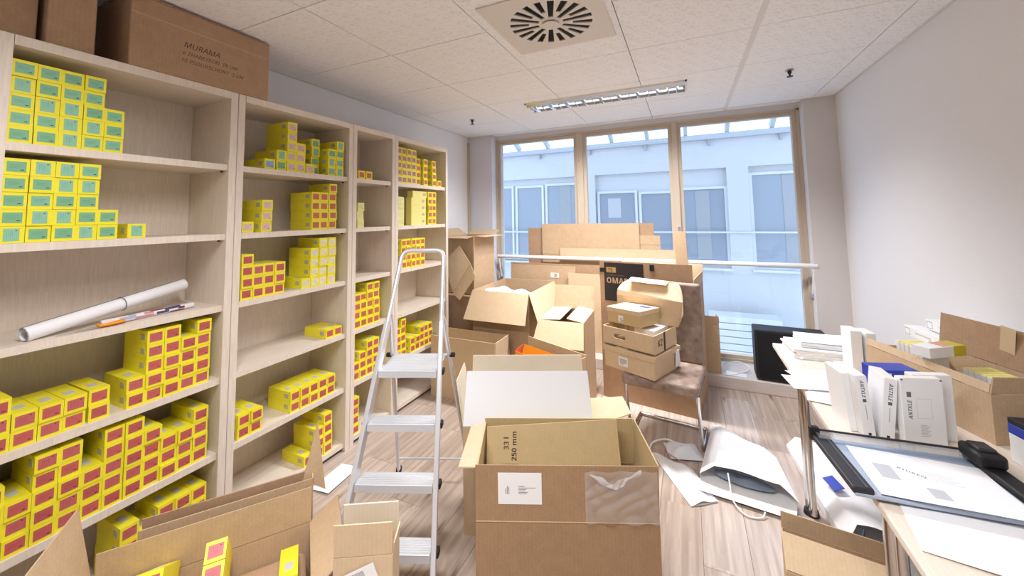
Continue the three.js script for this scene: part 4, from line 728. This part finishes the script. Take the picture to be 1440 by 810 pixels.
{
  const { b } = cardBox('open_carton', 'small pale carton with two barcode stickers beside the stepladder foot', { at: [1.08, 0, 3.265], ry: 0.5, w: 0.19, d: 0.10, h: 0.43, m: CARD.cream, flaps: { front: [0.1, 2, CARD.cream], back: [0.1, -4, CARD.pale], right: [0.03, 10] } });
  for (const [y, k] of [[0.375, 0], [0.315, 1]]) printOn(b, 'sticker', 0.11, 0.045, [-0.01, y, 0.0560], [0, 0, 0.35], (x, w, h) => { x.fillStyle = '#f2f1f0'; x.fillRect(0, 0, w, h); barcode(x, 20, 20, 150, h - 45); });
}
// ---------------------------------------------------------------- black cabinet on the ledge
{
  const o = thing('black_speaker', 'black box shaped speaker on the ledge under the window', 'speaker', [2.86, 0.101, 0.31], -0.03);
  mesh('cabinet', rbox(0.51, 0.415, 0.2, 0.012, 3), M.black, o, [0, 0.2155, 0]);
  mesh('grille', rbox(0.47, 0.38, 0.008, 0.003), std(0x101014, 0.9), o, [0, 0.2155, 0.1]);
  for (const s of [-1, 1]) mesh('foot', rbox(0.03, 0.012, 0.15, 0.003), M.rubber, o, [s * 0.2, 0.006, 0]);
  const c = thing('white_cable', 'white cable running along the ledge to the black speaker', 'cable', [0, 0.101, 0]);
  mesh('cord', tube([[2.36, 0.006, 0.39], [2.42, 0.006, 0.38], [2.50, 0.006, 0.30], [2.55, 0.012, 0.26], [2.57, 0.04, 0.24], [2.50, 0.05, 0.16], [2.38, 0.008, 0.12]], 0.005, 60, 8), M.white, c);
  const p = mesh('paper_strip', slab([[0, 0, 0], [0.16, 0, 0.02], [0.15, 0, 0.1], [0.0, 0, 0.1]], 0.002), M.paper, scene, [2.38, 0.103, 0.29]); tag(p, 'white paper strip lying on the ledge beside the printed carton', 'paper');
}
// ---------------------------------------------------------------- desk
const DY = 0.735;
{
  const o = thing('desk', 'light wood desk with chrome legs along the right wall', 'desk', [2.95, 0, 2.35]);
  mesh('tabletop', uvMetres(new RoundedBoxGeometry(0.785, 0.026, 1.72, 3, 0.006), 1, 1, true), M.desk, o, [0, DY - 0.013, 0]);
  for (const z of [-0.52, 0.42]) {
    for (const x of [-0.325, 0.325]) { mesh('leg', tube([[x, DY - 0.03, z], [x, 0.4, z], [x, 0.025, z]], 0.024, 8, 16), M.chrome, o); mesh('leg', tube([[x, DY - 0.03, z + 0.045], [x, 0.4, z + 0.045], [x, 0.025, z + 0.045]], 0.014, 8, 12), M.chrome, o);
      const ft = new THREE.CylinderGeometry(0.03, 0.034, 0.022, 20); mesh('foot', ft, M.dark, o, [x, 0.012, z]); }
    mesh('crossbeam', rbox(0.62, 0.05, 0.02, 0.004), M.tin, o, [0, DY - 0.055, z]);
  }
}
const deskItem = (name, label, cat, x, z, ry = 0, group, y = DY) => thing(name, label, cat, [x, y + 0.0005, z], ry, group);
// stacks of paper at the far end
{
  const a = deskItem('paper_stack', 'broad stack of white paper at the window end of the desk', 'paper', 2.775, 1.625, 0.05);
  for (let k = 0; k < 6; k++) mesh('sheets', rbox(0.33 + rr(-0.01, 0.01), 0.008, 0.225, 0.001), k % 2 ? M.paper : M.paperWarm, a, [rr(-0.006, 0.006), 0.004 + k * 0.0082, rr(-0.006, 0.006)], [0, rr(-0.03, 0.03), 0]);
  const b = deskItem('paper_stack', 'small stack of white paper on top of the broad stack', 'paper', 2.81, 1.60, -0.03, undefined, DY + 0.0505);
  for (let k = 0; k < 3; k++) mesh('sheets', rbox(0.30, 0.008, 0.2, 0.001), M.paper, b, [0, 0.004 + k * 0.0082, 0], [0, rr(-0.04, 0.04), 0]);
  mesh('curled_sheet', sheet(0.3, 0.2, (x, z) => 0.002 + 0.25 * Math.max(0, x + 0.05) ** 2 + 0.1 * z * z, 14, 8, 0.0006), M.paper, b, [0, 0.0252, 0]);
}
const sheetsLoose = [
  [2.655, 1.995, 0.35, 'loose white sheet on the desk corner beside the clear plastic bag', 0.0012], [2.615, 2.09, 0.12, 'loose white sheet overhanging the desk edge below the clear plastic bag', 0.003],
  [2.665, 2.23, -0.25, 'loose white sheet on the desk in front of the leaning white packs', 0.0008],
];
for (const [x, z, ry, l, y] of sheetsLoose) { const s = mesh('paper_sheet', sheet(0.21, 0.16, (a, b) => y + 0.003 * (1 + Math.sin(a * 12 + b * 9)), 10, 10, 0.0008), M.paper, scene, [x, DY + 0.0005, z], [0, ry, 0]); tag(s, l, 'paper'); }
// clear crumpled bag
{
  const p = deskItem('plastic_bag', 'crumpled clear plastic bag beside the paper stack', 'plastic bag', 2.70, 1.83, 0.2);
  const g = new THREE.IcosahedronGeometry(1, 5); const a = g.attributes.position; for (let i = 0; i < a.count; i++) { const x = a.getX(i), y = a.getY(i), z = a.getZ(i); const k = 1 + 0.18 * Math.sin(7 * x + 3 * z) * Math.sin(6 * y + 5 * z) + 0.08 * Math.sin(17 * x + 11 * y); a.setXYZ(i, x * k * 0.1, Math.max(0, (y * k + 0.75) * 0.03), z * k * 0.06); } g.computeVertexNormals();
  mesh('film', g, FILM, p);
}
// white packs standing
function pack(label, x, z, w, h, d, ry, lean = 0, text = true, group, side = 'z') {
  const o = deskItem('white_pack', label, 'pack', x, z, ry, group); o.rotation.order = 'YXZ'; o.rotation.z = lean; if (lean) o.position.y += Math.abs(Math.sin(lean)) * w / 2;
  mesh('pack_body', rbox(w, h, d, 0.002), M.white, o, [0, h / 2, 0]);
  if (text) {
    const vertical = (x2, W, H2, big) => { x2.fillStyle = '#f4f3f2'; x2.fillRect(0, 0, W, H2); x2.save(); x2.translate(W * (big ? 0.22 : 0.72), H2 * 0.62); x2.rotate(-Math.PI / 2); x2.fillStyle = '#55565c'; x2.font = 'italic bold ' + (big ? 34 : 40) + 'px sans-serif'; x2.fillText('ANTXLE', 0, 0); x2.fillStyle = '#6c6d73'; x2.fillRect(big ? 150 : 176, -26, 34, 28); x2.restore(); };
    if (side === 'big') printOn(o, 'front_print', w * 0.98, h * 0.98, [0, h / 2, d / 2 + 0.0004], [0, 0, 0], (x2, W, H2) => { vertical(x2, W, H2, true); x2.strokeStyle = '#c9cbd0'; x2.lineWidth = 2; x2.strokeRect(W * 0.35, H2 * 0.3, W * 0.35, H2 * 0.3); tinyText(x2, W * 0.4, H2 * 0.7, W * 0.25, 9, 9, '#b9bbc0'); x2.fillStyle = '#5b5052'; x2.fillRect(0, 0, 14, 10); x2.fillRect(W - 14, 0, 14, 10); });
    else printOn(o, 'spine_print', w * 0.96, h * 0.98, [0, h / 2, d / 2 + 0.0004], [0, 0, 0], (x2, W, H2) => { x2.fillStyle = '#f1f0f0'; x2.fillRect(0, 0, W, H2); x2.save(); x2.translate(W * 0.68, H2 * 0.06); x2.rotate(Math.PI / 2); x2.fillStyle = '#5a5b61'; x2.font = 'italic bold 58px sans-serif'; x2.fillText('ANTXLE', 0, 40); x2.fillRect(235, 0, 40, 40); x2.fillStyle = '#b4b6bb'; x2.fillRect(310, 14, 180, 10); x2.restore(); x2.fillStyle = '#2a2a2e'; x2.fillRect(W * 0.4, H2 * 0.93, W * 0.25, H2 * 0.04); }, 128);
  }
  mesh('end_flap', rbox(w * 0.96, 0.001, d * 0.96, 0.0004), M.paperWarm, o, [0, h + 0.0006, 0]);
  return o;
}
pack('thin white pack leaning away from its neighbour, spine outwards', 2.655, 2.455, 0.036, 0.208, 0.14, 0.16, 0.075);
pack('thin white pack behind the leaning pack', 2.622, 2.435, 0.022, 0.2, 0.12, 0.16, 0.075, false);
pack('thin white pack leaning towards the blue box, spine outwards', 2.712, 2.462, 0.036, 0.208, 0.12, 0.02, -0.11);
pack('broad white pack with its printed front showing, before the open desk carton', 2.815, 2.495, 0.128, 0.218, 0.024, 0.30, 0, true, undefined, 'big');
pack('plain white pack standing behind the broad printed pack', 2.862, 2.445, 0.125, 0.218, 0.03, 0.30, 0, false);
pack('slim white pack standing by the paper stack, plain front', 2.845, 1.81, 0.045, 0.2, 0.1, 0.1, 0, false);
pack('slim white pack standing beside the blue and white box', 2.90, 1.815, 0.04, 0.195, 0.1, 0.1, 0, false);
{
  const o = deskItem('toner_box', 'box with blue top and white base behind the white packs', 'box', 2.80, 2.335, 0.30);
  mesh('white_base', rbox(0.14, 0.105, 0.08, 0.002), M.white, o, [0, 0.0525, 0]);
  mesh('blue_top', rbox(0.1404, 0.09, 0.0804, 0.002), M.blue, o, [0, 0.15, 0]);
  mesh('logo', rbox(0.03, 0.008, 0.0008, 0.0003), M.white, o, [-0.04, 0.18, 0.0406]); mesh('logo', rbox(0.03, 0.008, 0.0008, 0.0003), M.white, o, [-0.04, 0.115, 0.0406]);
}
// open carton with slim packs
{
  const ry = 0.347, cx = 3.09, cz = 2.13, w = 0.315, d = 0.50, h = 0.165;
  const { b } = cardBox('open_carton', 'open carton full of slim yellow and white packs on the desk', { at: [cx, DY + 0.0005, cz], ry, w, d, h, m: CARD.tan, flaps: { right: [0.15, 8, CARD.brown], left: [0.03, -10, CARD.cream], front: [0.06, 12, CARD.tan] } });
  printOn(b, 'tape', 0.05, 0.10, [w / 2 + 0.003, h + 0.11, 0.02], [0, -Math.PI / 2, -0.13], (x, W, H2) => { x.fillStyle = '#dcc39c'; x.fillRect(0, 0, W, H2); }, 32);
  const put = (lx, lz, l, kind, dh = 0, lean = 0) => { const c = Math.cos(ry), s = Math.sin(ry), o = thing('slim_pack', l, 'pack', [cx + c * lx + s * lz, DY + 0.007, cz - s * lx + c * lz], ry, kind); o.rotation.order = 'YXZ'; o.rotation.x = lean;
    mesh('pack_body', rbox(0.1, 0.15 + dh, 0.018, 0.002), M.white, o, [0, 0.075 + dh / 2, 0]); mesh('yellow_edge', rbox(0.098, 0.005, 0.0165, 0.001), M.paleYellow, o, [0, 0.15 + dh, 0]); mesh('end_mark', rbox(0.0008, 0.02, 0.008, 0.0003), std(0x6b655c, 0.7), o, [0.0504, 0.13 + dh, 0]); return o; };
  for (let k = 0; k < 6; k++) put(-0.035, -0.17 + k * 0.0205, `slim white pack with yellow edge, ${ORD[k]} from window in farther desk carton row`, 'farther row of slim packs', 0.05);
  for (let k = 0; k < 7; k++) put(0.01, 0.055 + k * 0.0205, `slim white pack with yellow edge, ${ORD[k]} from window in nearer desk carton row`, 'nearer row of slim packs', 0.02);
  const o = thing('slim_pack', 'white pack with an olive yellow end lying across the desk carton', 'pack', [cx - 0.075, DY + 0.212, cz + 0.035], ry + 0.25);
  mesh('pack_body', rbox(0.12, 0.04, 0.06, 0.002), M.white, o, [-0.03, 0.02, 0]); mesh('olive_end', rbox(0.06, 0.0405, 0.0605, 0.002), std(0xc9b929, 0.5), o, [0.06, 0.02, 0]); mesh('red_print', rbox(0.05, 0.001, 0.05, 0.0004), std(0xd9a08a, 0.6), o, [0.01, 0.0403, 0]);
}
{
  const o = deskItem('small_box', 'small pale carton by the wall carrying the long white boxes', 'box', 3.205, 1.66, 0.05);
  mesh('body', rbox(0.2, 0.105, 0.2, 0.003), CARD.pale, o, [0, 0.0525, 0]); mesh('white_end', rbox(0.0008, 0.095, 0.19, 0.0003), M.white, o, [-0.1004, 0.0525, 0]); mesh('end_print', rbox(0.0008, 0.04, 0.07, 0.0003), std(0xb9bcc4, 0.7), o, [-0.101, 0.055, 0.03]);
  for (const [x, y, z, l, tl] of [[3.235, DY + 0.118, 1.70, 'long white printed box, lower of the two by the wall', -0.04], [3.285, DY + 0.178, 1.80, 'long white printed box, upper of the two by the wall', -0.035]]) {
    const b = thing('long_box', l, 'box', [x, y, z], 0.06); b.rotation.order = 'YXZ'; b.rotation.x = tl;
    mesh('body', rbox(0.075, 0.05, 0.5, 0.002), M.white, b, [0, 0.028, 0]);
    printOn(b, 'side_print', 0.48, 0.04, [-0.0379, 0.028, 0], [0, -Math.PI / 2, 0], (x2, W, H2) => { x2.fillStyle = '#f3f2f1'; x2.fillRect(0, 0, W, H2); x2.strokeStyle = '#5d5658'; x2.lineWidth = 2; x2.strokeRect(4, 4, 44, H2 - 8); x2.fillStyle = '#6f686a'; x2.font = '13px sans-serif'; x2.fillText('Swiss mix 25 Standard', 100, 22); x2.fillText('Swiss mix 25 Standard', 210, 34); }, 512);
    mesh('end_cap', rbox(0.07, 0.045, 0.002, 0.0006), std(0x4d484a, 0.7), b, [0, 0.028, 0.2505]);
  }
}
{
  const o = deskItem('product_box', 'small box with blue band and black top at the near end of the desk carton', 'box', 3.125, 2.545, 0.2);
  mesh('body', rbox(0.2, 0.085, 0.12, 0.002), M.white, o, [0, 0.0425, 0]); mesh('blue_band', rbox(0.2006, 0.03, 0.1206, 0.002), M.blue, o, [0, 0.1, 0]); mesh('black_top', rbox(0.2, 0.018, 0.12, 0.002), M.black, o, [0, 0.124, 0]);
  printOn(o, 'picture', 0.19, 0.08, [0, 0.0425, 0.0606], [0, 0, 0], (x, W, H2) => { x.fillStyle = '#eceef2'; x.fillRect(0, 0, W, H2); x.fillStyle = '#c9a98c'; x.beginPath(); x.ellipse(70, 38, 44, 14, 0.3, 0, 7); x.fill(); x.fillStyle = '#34418f'; x.beginPath(); x.moveTo(20, 62); x.lineTo(110, 90); x.lineTo(110, 104); x.lineTo(20, 76); x.fill(); });
}
// paper trimmer
{
  const o = deskItem('paper_trimmer', 'paper trimmer with black side rails and a clear guard strip', 'paper trimmer', 2.70, 2.745, 0.10);
  mesh('base', rbox(0.42, 0.012, 0.28, 0.004), std(0xaebccf, 0.4), o, [0, 0.014, 0]);
  mesh('side_rail', rbox(0.05, 0.018, 0.27, 0.005), M.dark, o, [-0.19, 0.024, 0.005]); mesh('rail_groove', box(0.004, 0.004, 0.26), std(0x55555c, 0.5), o, [-0.18, 0.0335, 0.005]);
  mesh('rail_end', rbox(0.03, 0.045, 0.02, 0.005), M.black, o, [-0.205, 0.033, -0.135]);
  mesh('guard_strip', rbox(0.41, 0.003, 0.05, 0.001), new THREE.MeshPhysicalMaterial({ color: 0xe9edf2, transmission: 0.9, thickness: 0, roughness: 0.1 }), o, [0, 0.04, -0.115]);
  mesh('guard_edge', rbox(0.41, 0.006, 0.006, 0.002), M.dark, o, [0, 0.045, -0.137]);
  mesh('cutting_rail', rbox(0.05, 0.022, 0.30, 0.006), M.black, o, [0.205, 0.03, 0.01]); mesh('cutter_head', rbox(0.07, 0.04, 0.085, 0.012, 4), M.black, o, [0.2, 0.058, -0.09]); mesh('head_grip', rbox(0.045, 0.014, 0.05, 0.006), M.dark, o, [0.2, 0.08, -0.09]);
  for (const s of [-1, 1]) mesh('foot', rbox(0.03, 0.008, 0.24, 0.002), M.rubber, o, [s * 0.15, 0.004, 0]);
  const s1 = mesh('paper_sheet', sheet(0.315, 0.24, (x, z) => 0.001 + 0.006 * (1 + Math.sin(x * 8)) * Math.max(0, z + 0.02) * 5 + 0.01 * Math.max(0, z), 16, 12, 0.0008), new THREE.MeshStandardMaterial({ map: canvasTex(512, 362, (x) => { x.fillStyle = '#f3f3f6'; x.fillRect(0, 0, 512, 362); x.fillStyle = '#c2c4cc'; x.fillRect(60, 120, 70, 110); x.fillRect(200, 250, 60, 70); x.save(); x.translate(150, 130); x.rotate(0.5); x.fillStyle = '#8b8e99'; x.font = 'bold 26px sans-serif'; x.fillText('KTUREN', 0, 0); x.restore(); tinyText(x, 250, 120, 120, 8, 10, '#d0d2d8'); }), roughness: 0.85 }), scene, [2.718, DY + 0.0235, 2.775], [0, 0.02, 0]); tag(s1, 'white printed sheet lying on the paper trimmer', 'paper');
  const s2 = mesh('paper_sheet', sheet(0.30, 0.24, (x, z) => 0.001 + 0.002 * (1 + Math.sin(x * 9 + z * 5)), 10, 10, 0.0008), M.paper, scene, [2.745, DY + 0.001, 2.955], [0, -0.15, 0]); tag(s2, 'white sheet on the desk in front of the paper trimmer', 'paper');
  const s3 = mesh('paper_sheet', sheet(0.21, 0.28, (x, z) => 0.001 + 0.004 * (1 + Math.sin(x * 7 - z * 5)), 10, 10, 0.0008), M.paper, scene, [3.02, DY + 0.001, 2.95], [0, 0.25, 0]); tag(s3, 'white sheet on the desk beside the small black device', 'paper');
  const dv = deskItem('hole_punch', 'small black and violet blue device at the end of the trimmer', 'device', 3.02, 2.80, 0.3);
  mesh('body', rbox(0.09, 0.05, 0.07, 0.012, 3), M.black, dv, [0, 0.026, 0]); mesh('blue_cap', rbox(0.088, 0.008, 0.068, 0.004), std(0x3a3a8c, 0.4), dv, [0, 0.053, 0]);
}
renderer.render(scene, camera);
